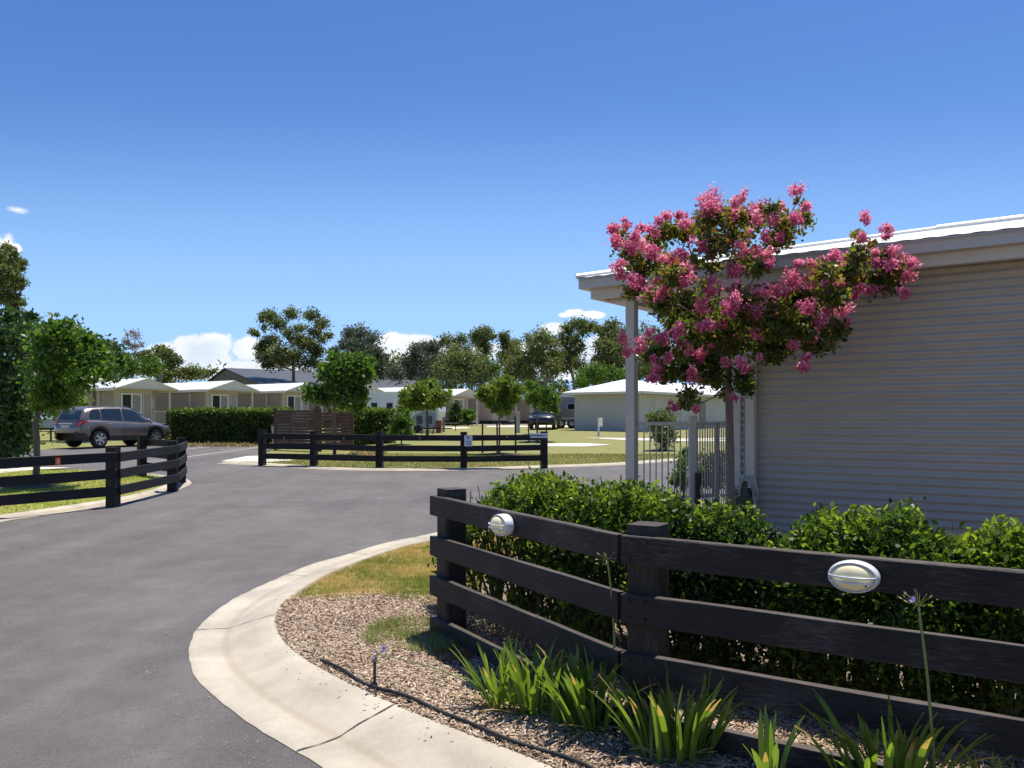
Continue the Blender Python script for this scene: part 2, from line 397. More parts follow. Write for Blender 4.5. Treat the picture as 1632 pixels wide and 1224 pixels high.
def concrete(name, c1, c2):
    m, nt, out = newmat(name)
    b = N(nt, 'ShaderNodeBsdfPrincipled'); b.inputs['Roughness'].default_value = .85; b.inputs['Specular IOR Level'].default_value = .3
    tc = N(nt, 'ShaderNodeTexCoord')
    n = N(nt, 'ShaderNodeTexNoise'); n.inputs['Scale'].default_value = 2.2; n.inputs['Detail'].default_value = 9; n.inputs['Roughness'].default_value = .65
    nt.links.new(tc.outputs['Object'], n.inputs['Vector']); r = ramp(nt, [(.32, c1), (.66, c2)]); nt.links.new(n.outputs[0], r.inputs[0])
    n2 = N(nt, 'ShaderNodeTexNoise'); n2.inputs['Scale'].default_value = 90; n2.inputs['Detail'].default_value = 5; n2.inputs['Roughness'].default_value = .8; nt.links.new(tc.outputs['Object'], n2.inputs['Vector'])
    n9 = N(nt, 'ShaderNodeTexNoise'); n9.inputs['Scale'].default_value = 1.1; n9.inputs['Detail'].default_value = 7; n9.inputs['Distortion'].default_value = 1.2; nt.links.new(tc.outputs['Object'], n9.inputs['Vector'])
    m9 = N(nt, 'ShaderNodeMath', operation='MULTIPLY_ADD'); nt.links.new(n9.outputs[0], m9.inputs[0]); m9.inputs[1].default_value = .9; nt.links.new(n2.outputs[0], m9.inputs[2])
    r2 = ramp(nt, [(.62, (.76, .77, .79)), (.95, (1.02, 1.02, 1.0)), (1.0, (1.07, 1.06, 1.04))]); nt.links.new(m9.outputs[0], r2.inputs[0])
    mx = N(nt, 'ShaderNodeMix', data_type='RGBA', blend_type='MULTIPLY'); mx.inputs['Factor'].default_value = 1
    at = N(nt, 'ShaderNodeAttribute'); at.attribute_name = 'dirt'
    r3 = ramp(nt, [(0, (1, 1, 1)), (1, (.62, .55, .45))]); mm = N(nt, 'ShaderNodeMath', operation='MULTIPLY_ADD'); mm.inputs[1].default_value = 1.0
    ma = N(nt, 'ShaderNodeMath', operation='MULTIPLY_ADD'); nt.links.new(n.outputs[0], ma.inputs[0]); ma.inputs[1].default_value = .9; ma.inputs[2].default_value = .5
    ml = N(nt, 'ShaderNodeMath', operation='MULTIPLY'); ml.use_clamp = True; nt.links.new(at.outputs['Fac'], ml.inputs[0]); nt.links.new(ma.outputs[0], ml.inputs[1])
    nt.links.new(ml.outputs[0], r3.inputs[0])
    mx2 = N(nt, 'ShaderNodeMix', data_type='RGBA', blend_type='MULTIPLY'); mx2.inputs['Factor'].default_value = 1
    nt.links.new(r.outputs[0], mx.inputs['A']); nt.links.new(r2.outputs[0], mx.inputs['B'])
    nt.links.new(mx.outputs['Result'], mx2.inputs['A']); nt.links.new(r3.outputs[0], mx2.inputs['B']); nt.links.new(mx2.outputs['Result'], b.inputs['Base Color'])
    bp = N(nt, 'ShaderNodeBump'); bp.inputs['Distance'].default_value = .0015; nt.links.new(n2.outputs[0], bp.inputs['Height']); nt.links.new(bp.outputs[0], b.inputs['Normal'])
    nt.links.new(b.outputs[0], out.inputs[0]); MATS[name] = m; return m
m_conc = concrete('kerb_concrete', (.37, .33, .27), (.52, .475, .395))
m_pad = concrete('pad_concrete', (.62, .56, .46), (.72, .66, .56))
m_joint = mat('joint_grime', (.07, .06, .05))
def sheet(name, pts, off, m, kind='structure', z=None):
    mb = MB(); mb.poly([(x, y, G(y)+off) for x, y in pts]); o = mb.build(name, m); return tag(o, kind=kind)
mb = MB()
for a, b in ((-20, 10), (10, 40), (40, 70), (70, 900)): mb.add([(-900, a, G(a)), (900, a, G(a)), (900, b, G(b)), (-900, b, G(b))], [(0, 1, 2, 3)])
tag(mb.build('ground', m_lawnfar), kind='structure')
edge = [GP(-200, 718), GP(60, 717.5), GP(110, 715), GP(270, 709.5), GP(440, 709.5), (0, 34), (16, 34), (60, 34)]
sheet('road', [(-60, -12), (60, -12)]+edge[::-1], .008, m_asph)
# parking bay lines painted on the asphalt
def stripe(p, q, wd, off=.013):
    a = Vector(GP(*p)); b = Vector(GP(*q)); n = (b-a).normalized(); n = Vector((-n.y, n.x))*wd/2
    return [a-n, b-n, b+n, a+n]
m_paint = mat('worn_white_paint', (.55, .54, .5), (.35, .34, .32), 9, .7)
mb = MB()
for p, q in (((292, 729.5), (413, 713.2)), ((352, 717.5), (420, 712.0)), ((297, 716.5), (350, 710.6))):
    mb.poly([(v.x, v.y, G(v.y)+.013) for v in stripe(p, q, .10)])
tag(mb.build('road_marking', m_paint), kind='structure')
def strip(name, outer, inner, prof, base, m, jointcuts=(), skirt=True):
    """kerb swept between an outer and an inner plan line; prof = (t across, height, dirt)"""
    n = len(outer); V = []; Fc = []; D = []; k = len(prof)
    for i in range(n):
        o = Vector(outer[i]); q = Vector(inner[i])
        for t, z, dd in prof:
            p = o.lerp(q, t); jit = .004*mnoise.noise(Vector((p.x*6, p.y*6, 0))) if 0 < t < 1 else 0
            if t == 0: p = p+Vector((mnoise.noise(Vector((p.x*11, p.y*11, 3))), mnoise.noise(Vector((p.x*11, p.y*11, 8)))))*.012
            V.append((p.x, p.y, G(p.y)+z+jit+base)); D.append(dd)
    for i in range(n-1):
        for j in range(k-1):
            a = i*k+j; Fc.append((a, a+k, a+k+1, a+1))
    me = bpy.data.meshes.new(name); me.from_pydata(V, [], Fc); me.materials.append(m)
    at = me.attributes.new('dirt', 'FLOAT', 'POINT'); at.data.foreach_set('value', D)
    me.polygons.foreach_set('use_smooth', [True]*len(Fc)); me.update()
    return tag(link(me, name), kind='structure')
def resample(L, n):
    L = [np.array(p, float) for p in L]; s = [0]
    for a, b in zip(L, L[1:]): s.append(s[-1]+np.linalg.norm(b-a))
    out = []
    for i in range(n):
        t = s[-1]*i/(n-1); j = max(0, min(len(L)-2, int(np.searchsorted(s, t))-1)); u = (t-s[j])/max(1e-9, s[j+1]-s[j])
        out.append(L[j]*(1-u)+L[j+1]*u)
    return out
def inward(L, wd, side):
    """plan line moved sideways by wd"""
    out = []
    for i in range(len(L)):
        a = np.array(L[max(0, i-1)]); b = np.array(L[min(len(L)-1, i+1)]); d_ = b-a; d_ /= np.linalg.norm(d_)+1e-9
        out.append(np.array(L[i])+np.array([-d_[1], d_[0]])*wd*side)
    return out
# --- the near kerb: flat gutter apron, channel line, roll-over back
BED = 0.10
o_px = [(760,829),(699,849),(612,867),(554,885),(496,901),(435,927),(377,954),(335,983),(309,1013),(301,1042),(309,1078),(335,1107),(377,1142),(419,1170),(470,1200),(520,1231),(600,1290),(760,1400)]
b_px = [(760,846),(697,858),(640,870),(580,890),(524,912),(484,935),(455,957),(438,978),(440,1003),(453,1025),(484,1050),(524,1073),(580,1100),(620,1119),(676,1144),(722,1161),(840,1205),(960,1255),(1100,1330)]
ow = [(6.5, 16.0), (2.5, 14.2)]+[GP(*p) for p in o_px]; bw = [(6.6, 15.4), (2.6, 13.6)]+[GP(x, y, BED) for x, y in b_px]
ow = resample(smooth2(catmull(ow, 12), 6), 170); bwf = resample(smooth2(catmull(bw, 12), 6), 600)
inn = []; last = 0
for p in ow:
    dd = [np.linalg.norm(q-p) for q in bwf]; k_ = int(np.argmin(dd)); last = max(last, k_); inn.append(bwf[last])
inn = smooth2(inn, 10)
prof = [(0, .012, .25), (.06, .016, .1), (.2, .015, .05), (.34, .0135, .15), (.39, .0125, .5), (.43, .014, .5), (.47, .019, .2), (.52, .028, .12), (.62, .048, .1), (.74, .070, .22), (.86, .089, .12), (.95, .099, .1), (1.0, .102, .3), (1.02, .06, 1)]
strip('kerb', ow, inn, prof, 0, m_conc)
# open joints across the near kerb
def near_i(p):
    return min(range(len(ow)), key=lambda i: np.linalg.norm(ow[i]-np.array(p)))
mbj = MB()
for px in ((316, 1006), (480, 1203), (455, 917), (560, 883), (655, 858)):
    i = near_i(GP(*px)); o_ = ow[i]; q_ = inn[i]; t_ = (ow[i+1]-ow[i-1]); t_ /= np.linalg.norm(t_)
    L_, Rr = [], []
    for t, z, _ in prof[:-1]:
        c_ = o_*(1-t)+q_*t+t_*.012*math.sin(t*9); hw = .0045+.002*math.sin(t*23)
        L_.append((c_[0]-t_[0]*hw, c_[1]-t_[1]*hw, G(c_[1])+z+.0045)); Rr.append((c_[0]+t_[0]*hw, c_[1]+t_[1]*hw, G(c_[1])+z+.0045))
    for a in range(len(L_)-1): mbj.poly([L_[a], L_[a+1], Rr[a+1], Rr[a]])
tag(mbj.build('kerb_joint', m_joint), kind='structure')
bed_poly = [tuple(p) for p in inn]+[(9, -3), (14, 2), (14, 16)]
sheet('garden_bed', bed_poly, BED-.012, m_mulch)
# --- left traffic island
def px_line(L, off=0.0): return [GP(x, y, off) for x, y in L]
left_front = smooth2(catmull([(-11.5, 8.2)]+px_line([(-90,850),(0,833),(100,818.5),(180,805.5),(240,794.5),(280,783),(303,773.5),(304,768),(290,762),(255,757.5),(205,753),(150,750)]), 8), 5)
left_in = inward(left_front, .42, 1)
lowprof = [(0, .014, .3), (.3, .013, .4), (.5, .015, .7), (.62, .04, .1), (.85, .052, 0), (1, .056, .2), (1.02, .02, 1)]
strip('kerb', left_front, left_in, lowprof, 0, m_conc)
left_poly = [tuple(p) for p in left_in]+[GP(60, 752), GP(0, 754), GP(-200, 765)]
sheet('lawn', left_poly, .045, m_lawnnear)
sheet('driveway', [GP(-150, 764), GP(0, 757.5), GP(45, 752.5), GP(112, 748), GP(70, 747.4), GP(-150, 751)], .05, m_pad)
# --- far island
far_front = smooth2(catmull(px_line([(343,739),(372,741),(411,742.5),(440,744.5),(500,748.5),(560,750.5),(640,751.5),(740,750.8),(800,749.2),(867,746.5),(930,744.5),(1000,741.5),(1082,735),(1160,729),(1300,719),(1500,709)]), 8), 4)
far_in = inward(far_front, .42, 1)
strip('kerb', far_front, far_in, lowprof, 0, m_conc)
far_poly = [tuple(p) for p in far_in]+[(70, 60), (70, 69), (-14, 69), GP(250, 700), GP(262, 709), GP(437, 711), GP(430, 722), GP(400, 729)]
sheet('lawn', far_poly, .045, m_lawnfar)
sheet('concrete_apron', [GP(352, 737.5), GP(418, 740), GP(470, 736.5), GP(432, 729.5), GP(395, 729.5)], .058, m_pad)
for L in ([(868,709),(935,708.5),(975,711),(930,714),(868,713.5)], [(930,699.5),(1000,699.8),(1150,703),(1300,703),(1300,707),(1085,705),(1000,703.5)],
          [(1080,701),(1400,695),(1400,698),(1090,703)], [(660,683.2),(742,681.8),(752,683.6),(700,685.2),(655,686)], [(776,679.6),(830,678.6),(905,680.4),(860,681.8),(776,682)],
          [(850,677.2),(914,679),(914,682.5),(850,679)], [(728,674.6),(800,674),(800,675.4),(728,676)], [(630,684),(655,683),(640,690),(600,693)]):
    sheet('concrete_pad', px_line(L), .062, m_pad)
sheet('gravel_verge', px_line([(700,669.6),(910,669.6),(910,672.8),(840,676),(760,674),(700,674)]), .055, m_dirt)
# ------------------------------------------------------------------ common materials
def woodmat(name, side, top, grain=(1, 1, 1), amt=.85):
    m, nt, out = newmat(name)
    b = N(nt, 'ShaderNodeBsdfPrincipled'); b.inputs['Roughness'].default_value = .62; b.inputs['Specular IOR Level'].default_value = .35
    tc = N(nt, 'ShaderNodeTexCoord')
    mp = N(nt, 'ShaderNodeMapping'); mp.inputs['Scale'].default_value = grain; nt.links.new(tc.outputs['Object'], mp.inputs[0])
    n = N(nt, 'ShaderNodeTexNoise'); n.inputs['Scale'].default_value = 5; n.inputs['Detail'].default_value = 9; n.inputs['Roughness'].default_value = .7; n.inputs['Distortion'].default_value = .8
    nt.links.new(mp.outputs[0], n.inputs['Vector'])
    n3 = N(nt, 'ShaderNodeTexNoise'); n3.inputs['Scale'].default_value = 3.5; n3.inputs['Detail'].default_value = 7; nt.links.new(tc.outputs['Object'], n3.inputs['Vector'])
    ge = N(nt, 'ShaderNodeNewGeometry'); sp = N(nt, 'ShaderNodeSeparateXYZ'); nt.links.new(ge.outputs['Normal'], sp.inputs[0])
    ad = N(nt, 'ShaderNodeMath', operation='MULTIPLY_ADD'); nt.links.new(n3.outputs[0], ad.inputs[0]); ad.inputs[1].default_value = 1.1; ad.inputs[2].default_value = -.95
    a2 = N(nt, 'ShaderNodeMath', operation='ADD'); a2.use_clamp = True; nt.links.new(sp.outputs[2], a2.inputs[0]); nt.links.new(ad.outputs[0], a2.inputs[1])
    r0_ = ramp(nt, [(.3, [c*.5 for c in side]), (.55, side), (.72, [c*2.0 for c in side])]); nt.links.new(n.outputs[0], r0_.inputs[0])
    n4 = N(nt, 'ShaderNodeTexNoise'); n4.inputs['Scale'].default_value = 7; n4.inputs['Detail'].default_value = 10; n4.inputs['Roughness'].default_value = .75; nt.links.new(mp.outputs[0], n4.inputs['Vector'])
    n5 = N(nt, 'ShaderNodeTexNoise'); n5.inputs['Scale'].default_value = 2.3; n5.inputs['Detail'].default_value = 6; nt.links.new(tc.outputs['Object'], n5.inputs['Vector'])
    mw = N(nt, 'ShaderNodeMath', operation='MULTIPLY'); nt.links.new(n4.outputs[0], mw.inputs[0]); nt.links.new(n5.outputs[0], mw.inputs[1])
    mr = N(nt, 'ShaderNodeMapRange'); mr.inputs[1].default_value = .25; mr.inputs[2].default_value = .42; mr.inputs[4].default_value = amt; nt.links.new(mw.outputs[0], mr.inputs[0])
    r1 = N(nt, 'ShaderNodeMix', data_type='RGBA'); nt.links.new(mr.outputs[0], r1.inputs['Factor']); nt.links.new(r0_.outputs[0], r1.inputs['A']); r1.inputs['B'].default_value = rgba([c*5.4 for c in side])
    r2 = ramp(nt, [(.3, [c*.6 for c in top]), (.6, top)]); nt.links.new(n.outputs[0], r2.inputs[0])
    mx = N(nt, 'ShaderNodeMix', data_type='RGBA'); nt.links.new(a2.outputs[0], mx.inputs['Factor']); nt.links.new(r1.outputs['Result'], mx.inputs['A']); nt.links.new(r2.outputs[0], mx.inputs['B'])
    nt.links.new(mx.outputs['Result'], b.inputs['Base Color'])
    bp = N(nt, 'ShaderNodeBump'); bp.inputs['Distance'].default_value = .007; nt.links.new(n.outputs[0], bp.inputs['Height']); nt.links.new(bp.outputs[0], b.inputs['Normal'])
    nt.links.new(b.outputs[0], out.inputs[0]); MATS[name] = m; return m
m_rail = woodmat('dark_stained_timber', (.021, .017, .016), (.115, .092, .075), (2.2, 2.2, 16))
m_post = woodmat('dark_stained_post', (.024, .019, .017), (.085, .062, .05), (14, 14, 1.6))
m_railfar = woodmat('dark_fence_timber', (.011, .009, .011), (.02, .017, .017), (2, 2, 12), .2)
m_bark = mat('brown_bark', (.10, .075, .055), (.19, .15, .12), 9, .9, .012, 24, stretch=(1, 1, .35))
m_barkg = mat('grey_bark', (.16, .14, .12), (.30, .27, .24), 5, .9, .01, 20, stretch=(1, 1, .4))
m_barkm = mat('smooth_mottled_bark', (.13, .085, .07), (.23, .165, .14), 14, .7, .003, 40, stretch=(1, 1, .4))
m_white = mat('white_metal', (.78, .77, .75), (.70, .69, .67), 2, .45)
m_roof = mat('white_roof_sheet', (.82, .82, .80), (.74, .74, .72), 1.2, .4, spec=.4)
m_wallbeige = mat('beige_wall_sheet', (.40, .345, .28), (.46, .40, .33), .8, .7)
m_trim = mat('pale_trim', (.62, .58, .52), (.56, .52, .47), 3, .5)
m_glass = mat('window_glass', (.012, .014, .017), None, rough=.25, spec=.25)
m_glassb = mat('curtained_glass', (.36, .34, .31), (.22, .20, .19), 6, .3, spec=.3)
m_door = mat('door_paint', (.36, .30, .25), (.33, .275, .23), 3, .5)
m_black = mat('black_rubber', (.012, .012, .013), (.02, .02, .02), 30, .7)
m_blackp = mat('black_plastic', (.02, .02, .022), None, rough=.4)
m_greym = mat('grey_metal_box', (.42, .44, .45), (.36, .38, .39), 6, .5)
# ------------------------------------------------------------------ fences
def post_at(x, y, base, top, wd, rot, m, parent):
    mb = MB(); z0 = G(y)+base-.15
    d_ = Vector((math.cos(rot), math.sin(rot), 0))
    mb.board((x, y, z0), (x, y, G(y)+base+top), wd, wd, n=d_, segs=6, wob=.003)
    return mb.build('post', m, parent, world=True)
def rails(p, q, tops, h, th, base, m, parent, ext=0.0, segs=14, wob=.004, off=0.0):
    a = Vector((p[0], p[1], 0)); b = Vector((q[0], q[1], 0)); n = (b-a).normalized(); n = Vector((n.y, -n.x, 0))*off
    for t in tops:
        mb = MB(); dz = random.uniform(-.006, .006)
        mb.board((a.x+n.x, a.y+n.y, G(a.y)+base+t-h/2+dz), (b.x+n.x, b.y+n.y, G(b.y)+base+t-h/2-dz), th, h, segs=segs, wob=wob, ext=ext)
        mb.build('rail', m, parent, world=True)
A0 = (-.565, 6.0); A1 = (.539, 4.15); dB = Vector((1.434, -.925)).normalized()
B1 = (A1[0]+dB.x*4.4, A1[1]+dB.y*4.4)
NT = (.965, .680, .395, .110)
nf = empty('rail_fence', (A1[0], A1[1], G(4.15)+BED), 0, 'nearest dark stained post and rail fence, four rails, with two oval lamps on it', 'fence', 'dark timber rail fences')
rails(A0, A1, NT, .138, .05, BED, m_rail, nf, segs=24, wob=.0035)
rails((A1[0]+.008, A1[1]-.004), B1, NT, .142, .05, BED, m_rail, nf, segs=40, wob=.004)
dA = Vector((A1[0]-A0[0], A1[1]-A0[1])).normalized()
def fpost(p, d_, s, wd=.165, off=.10):
    n = Vector((-d_.y, d_.x)); n = n if n.y > 0 else -n
    q = Vector(p)+d_*s+n*off
    post_at(q.x, q.y, BED, 1.015, wd, math.atan2(d_.y, d_.x), m_post, nf)
fpost(A0, dA, .10); fpost(A1, dB, .10); fpost(A1, dB, 2.5)
for t in NT:
    for s_ in (.05, .13):
        for zz in (.045, -.04):
            c_ = Vector((A1[0], A1[1], 0))+Vector((dB.x, dB.y, 0))*s_+Vector((dB.y, -dB.x, 0))*.028
            mb = MB(); mb.tube([c_+Vector((0, 0, G(4.1)+BED+t-.075+zz)), c_+Vector((dB.y*.006, -dB.x*.006, G(4.1)+BED+t-.075+zz))], .008, 8); mb.build('bolt', m_black, nf, world=True)
def seq_fence(pts, label, tops=(.88, .60, .32), h=.155, base=.045, top=.965, wd=.18, grp='dark timber rail fences', skip=()):
    f = empty('rail_fence', (pts[0][0], pts[0][1], G(pts[0][1])+base), 0, label, 'fence', grp)
    for i, p in enumerate(pts):
        a = pts[max(0, i-1)]; b = pts[min(len(pts)-1, i+1)]
        if i not in skip: post_at(p[0], p[1], base, top, wd, math.atan2(b[1]-a[1], b[0]-a[0]), m_railfar, f)
    for a, b in zip(pts, pts[1:]): rails(a, b, tops, h, .05, base, m_railfar, f, segs=8, wob=.004, off=.10)
    return f
Lf = [(-9.35, 10.1), (-8.0, 12.1), (-6.68, 14.08), (-6.70, 16.6), (-7.28, 18.5), (-8.76, 19.9)]
lf = seq_fence(Lf[::1], 'black three rail fence curving round the left lawn corner, orange reflectors on it')
Ff = [(-7.1, 23.9), (-5.49, 23.3), (-3.56, 22.6), (-1.29, 22.45), (.87, 22.9)]
ff = seq_fence(Ff, 'black three rail fence across the road before the far lawn, with white signs')
m_orange = mat('orange_reflector', (.75, .10, .03), None, rough=.35)
m_cream = mat('cream_label', (.7, .6, .4), None, rough=.5)
def reflector(x, y, Y, lab):
    c = P(x, y, Y); r = empty('reflector', c, 0, lab, 'reflector', 'orange reflectors on the left fence')
    mb = MB(); mb.board(c+Vector((-.035, 0, -.0)), c+Vector((.035, 0, 0)), .02, .11); mb.build('backing_plate', m_orange, r, world=True)
    mb = MB(); mb.board(c+Vector((-.002, -.014, .0)), c+Vector((.025, -.014, 0)), .008, .06); mb.build('lens', m_cream, r, world=True)
t_ = (93-816)/F
def on_line(p, q, x, off):
    """point seen at column x on the plan line p-q moved towards the camera by off"""
    a = Vector(p); b = Vector(q); d_ = (b-a).normalized(); n = Vector((d_.y, -d_.x)); n = n if n.y < 0 else -n
    a = a+n*off; k = (x-816)/F; s_ = (k*a.y-a.x)/(d_.x-k*d_.y); v = a+d_*s_; return v, n, d_
v, _, _ = on_line(Lf[1], Lf[2], 92, .155); reflector(92, 735.5, v.y, 'orange reflector on the top rail beside the tree trunk, left of the thick post')
v, _, _ = on_line(Lf[2], Lf[3], 241, .155); reflector(241, 721.5, v.y, 'orange reflector on the top rail between the thick post and the fence corner')
# small reflectors on the far fence
for x, y, lab in ((453, 698, 'small tan reflector on the far fence, before the slat screen\'s left bay'), (548, 698, 'small tan reflector on the far fence, right half of the slat screen behind'),
                  (669, 698, 'small tan reflector on the far fence top rail below the pale green tree'), (808, 695.5, 'small tan reflector on the far fence top rail among the tree stakes')):
    i = 0 if x < 500 else 1 if x < 604 else 2 if x < 739 else 3
    v, n, _ = on_line(Ff[i], Ff[i+1], x, .15); c = P(x, y+.5, v.y)
    r = empty('reflector', c, 0, lab, 'reflector', 'small reflectors on the far fence')
    mb = MB(); mb.board(c-Vector((.028, 0, 0)), c+Vector((.028, 0, 0)), .014, .075); mb.build('backing_plate', m_black, r, world=True)
    mb = MB(); mb.board(c-Vector((.018, .010, 0)), c+Vector((.018, -.010, 0)), .008, .05); mb.build('lens', mat('tan_lens', (.35, .20, .10), None, rough=.4), r, world=True)
m_sign = mat('white_sign_face', (.66, .68, .74), (.58, .60, .66), 12, .4)
m_ink = mat('sign_ink', (.03, .035, .07), None, rough=.5)
# notice on the fourth post
v, n, d_ = on_line(Ff[2], Ff[4], 746.5, .19)
Yn = 22.27; c = P(746.5, 702.5, Yn)
sg = empty('notice_sign', c, 0, 'white rectangular notice with small dark lines on the tall black fence post', 'sign')
mb = MB(); mb.board(c-Vector((.108, 0, 0)), c+Vector((.108, 0, 0)), .006, .29); mb.build('sign_plate', m_sign, sg, world=True)
mb = MB()
for dx, dz, wd, hh in ((-.01, .115, .05, .012), (-.03, .095, .012, .02), (.005, .075, .02, .025), (-.02, .04, .012, .03), (-.0, -.01, .12, .008), (.0, -.035, .10, .010), (-.03, -.085, .035, .02), (.03, -.09, .045, .03), (.055, -.06, .02, .008)):
    mb.board(c+Vector((dx-wd/2, -.005, dz)), c+Vector((dx+wd/2, -.005, dz)), .003, hh)
mb.tube([c+Vector((-.01+.03*math.cos(t*.524), -.006, .085+.03*math.sin(t*.524))) for t in range(13)], .003, 4)
mb.build('lettering', m_ink, sg, world=True)
v, n, d_ = on_line(Ff[3], Ff[4], 859, .17); c = P(859, 694.2, v.y)
sg = empty('direction_sign', c, 0, 'narrow white sign with dark lettering and arrow pointing right at the fence end', 'sign')
mb = MB(); mb.board(c-Vector((.235, 0, 0)), c+Vector((.235, 0, 0)), .006, .125); mb.build('sign_plate', m_sign, sg, world=True)
mb = MB(); x_ = -.205
for wd in (.012, .03, .034, .022, .012, .036, .03, .018, .034, .026, .02):
    mb.board(c+Vector((x_, -.005, random.uniform(-.004, .004))), c+Vector((x_+wd*.85, -.005, 0)), .003, random.choice((.028, .034, .038))); x_ += wd+.006
mb.board(c+Vector((.155, -.005, 0)), c+Vector((.195, -.005, 0)), .003, .010)
mb.add([c+Vector((.185, -.0068, .018)), c+Vector((.218, -.0068, 0)), c+Vector((.185, -.0068, -.018))], [(0, 1, 2)])
mb.build('lettering', m_ink, sg, world=True)
# ------------------------------------------------------------------ oval bulkhead lamps on the near fence
m_lamprim = mat('lamp_housing_white', (.72, .73, .76), (.60, .61, .64), 20, .35, spec=.6)
m_lampdif = mat('cream_lamp_glass', (.95, .84, .54), (.84, .73, .45), 6, .4, spec=.3)
def bulkhead(p, q, x, y, wl, hl, lab):
    v, n, d_ = on_line(p, q, x, .028); c = P(x, y, v.y); c = Vector((v.x, v.y, c.z))
    r = empty('bulkhead_lamp', c, 0, lab, 'lamp', 'oval lamps on the near fence')
    D = Vector((d_.x, d_.y, 0)).normalized(); Nn = Vector((n.x, n.y, 0)); Mx = Matrix(((D.x, Nn.x, 0, c.x), (D.y, Nn.y, 0, c.y), (0, 0, 1, c.z), (0, 0, 0, 1)))
    a, b = wl/2, hl/2
    mb = MB(); mb.lathe([(.80, 0), (.98, .004), (1.0, .02), (.985, .045), (.94, .062), (.90, .066), (.865, .062), (.85, .052)], Mx, 40, a, b); mb.build('housing', m_lamprim, r, world=True, smooth=True)
    mb = MB(); mb.lathe([(.85, .05), (.83, .058), (.74, .070), (.58, .081), (.38, .089), (.18, .093), (.02, .094)], Mx, 40, a, b); mb.build('diffuser', m_lampdif, r, world=True, smooth=True)
    for zz in (.10, -.22):
        ww = math.sqrt(max(0, 1-zz*zz))*.9; pts = []
        for i in range(15):
            t = -1+2*i/14; yy = .062+.040*math.sqrt(max(0, 1-t*t*.96)); pts.append(Mx @ Vector((t*a*ww, yy, zz*b+.03*b*(t*t-1))))
        mb = MB(); mb.tube(pts, .0042, 6); mb.build('guard_bar', m_lamprim, r, world=True, smooth=True)
    mb = MB(); mb.tube([Mx @ Vector((.55*a, .078, -.42*b)), Mx @ Vector((.55*a, .083, -.42*b))], .004, 6); mb.build('screw', m_black, r, world=True)
bulkhead(A0, A1, 808, 836, .195, .132, 'oval white lamp seen edge on, on the top rail near the fence end post')
bulkhead(A1, B1, 1363, 917, .205, .134, 'oval cream lamp facing the viewer on the long right hand top rail')
# ------------------------------------------------------------------ near corrugated building
UA = Vector((-.805, .593, 0)); VA = Vector((.593, .805, 0))
W0 = Vector((2.54, 8.75, 0)); gz = G(8.7)+.1
def wp(t, o=0.0, z=0.0): return W0-UA*t-VA*o+Vector((0, 0, z))      # t towards the right, o towards the camera
bl = empty('cabin_building', wp(0, 0, gz), 0, 'large beige corrugated cabin with white roof behind the pink flowering tree', 'building')
def corrwall():
    m, nt, out = newmat('corrugated_wall_sheet')
    b = N(nt, 'ShaderNodeBsdfPrincipled'); b.inputs['Roughness'].default_value = .55; b.inputs['Specular IOR Level'].default_value = .35
    tc = N(nt, 'ShaderNodeTexCoord'); mp = N(nt, 'ShaderNodeMapping'); mp.inputs['Scale'].default_value = (.8, .8, 3); nt.links.new(tc.outputs['Object'], mp.inputs[0])
    n = N(nt, 'ShaderNodeTexNoise'); n.inputs['Scale'].default_value = 2.2; n.inputs['Detail'].default_value = 8; n.inputs['Roughness'].default_value = .7; nt.links.new(mp.outputs[0], n.inputs['Vector'])
    r = ramp(nt, [(.3, (.415, .372, .325)), (.7, (.50, .45, .395))]); nt.links.new(n.outputs[0], r.inputs[0]); nt.links.new(r.outputs[0], b.inputs['Base Color'])
    nt.links.new(b.outputs[0], out.inputs[0]); MATS['corr'] = m; return m
m_corr = corrwall(); m_gut = mat('beige_gutter_paint', (.58, .54, .50), (.53, .49, .45), 4, .4)
m_gut2 = mat('beige_fascia_paint', (.66, .60, .52), (.60, .54, .47), 4, .5)
TG = 3.285; BB = 3.055
mb = MB(); z0 = gz-.05; z1 = BB+.04; pitch = .076; nz = int((z1-z0)/pitch*8)
tl = [-.24]+[i*.5 for i in range(0, 18)]
vs = []; fs = []
for i in range(nz+1):
    z = z0+(z1-z0)*i/nz; o = .0125*math.sin(2*math.pi*z/pitch)
    for t in tl: vs.append(wp(t, o+.0016*math.sin(t*5+z*3), z))
for i in range(nz):
    for j in range(len(tl)-1):
        a = i*len(tl)+j; fs.append((a, a+1, a+1+len(tl), a+len(tl)))
mb.add(vs, fs); wl_ = mb.build('wall', m_corr, bl, world=True, smooth=True)
mb = MB()
for t in (.62, 1.38, 2.14, 2.90, 3.66, 4.42):
    for zz in np.arange(.5, 2.9, .38): c_ = wp(t, .008, gz+zz); mb.tube([c_, c_-VA*.007], .0075, 6)
mb.build('screw', m_door, wl_, world=True)
mb = MB(); mb.box((0, 0, 0), (1, 1, 1), Matrix.Identity(4)); mb = MB()
def wbox(mb, t0, t1, o0, o1, za, zb):
    mb.add([wp(t0, o0, za), wp(t1, o0, za), wp(t1, o1, za), wp(t0, o1, za), wp(t0, o0, zb), wp(t1, o0, zb), wp(t1, o1, zb), wp(t0, o1, zb)],
           [(0,3,2,1),(4,5,6,7),(0,1,5,4),(1,2,6,5),(2,3,7,6),(3,0,4,7)])
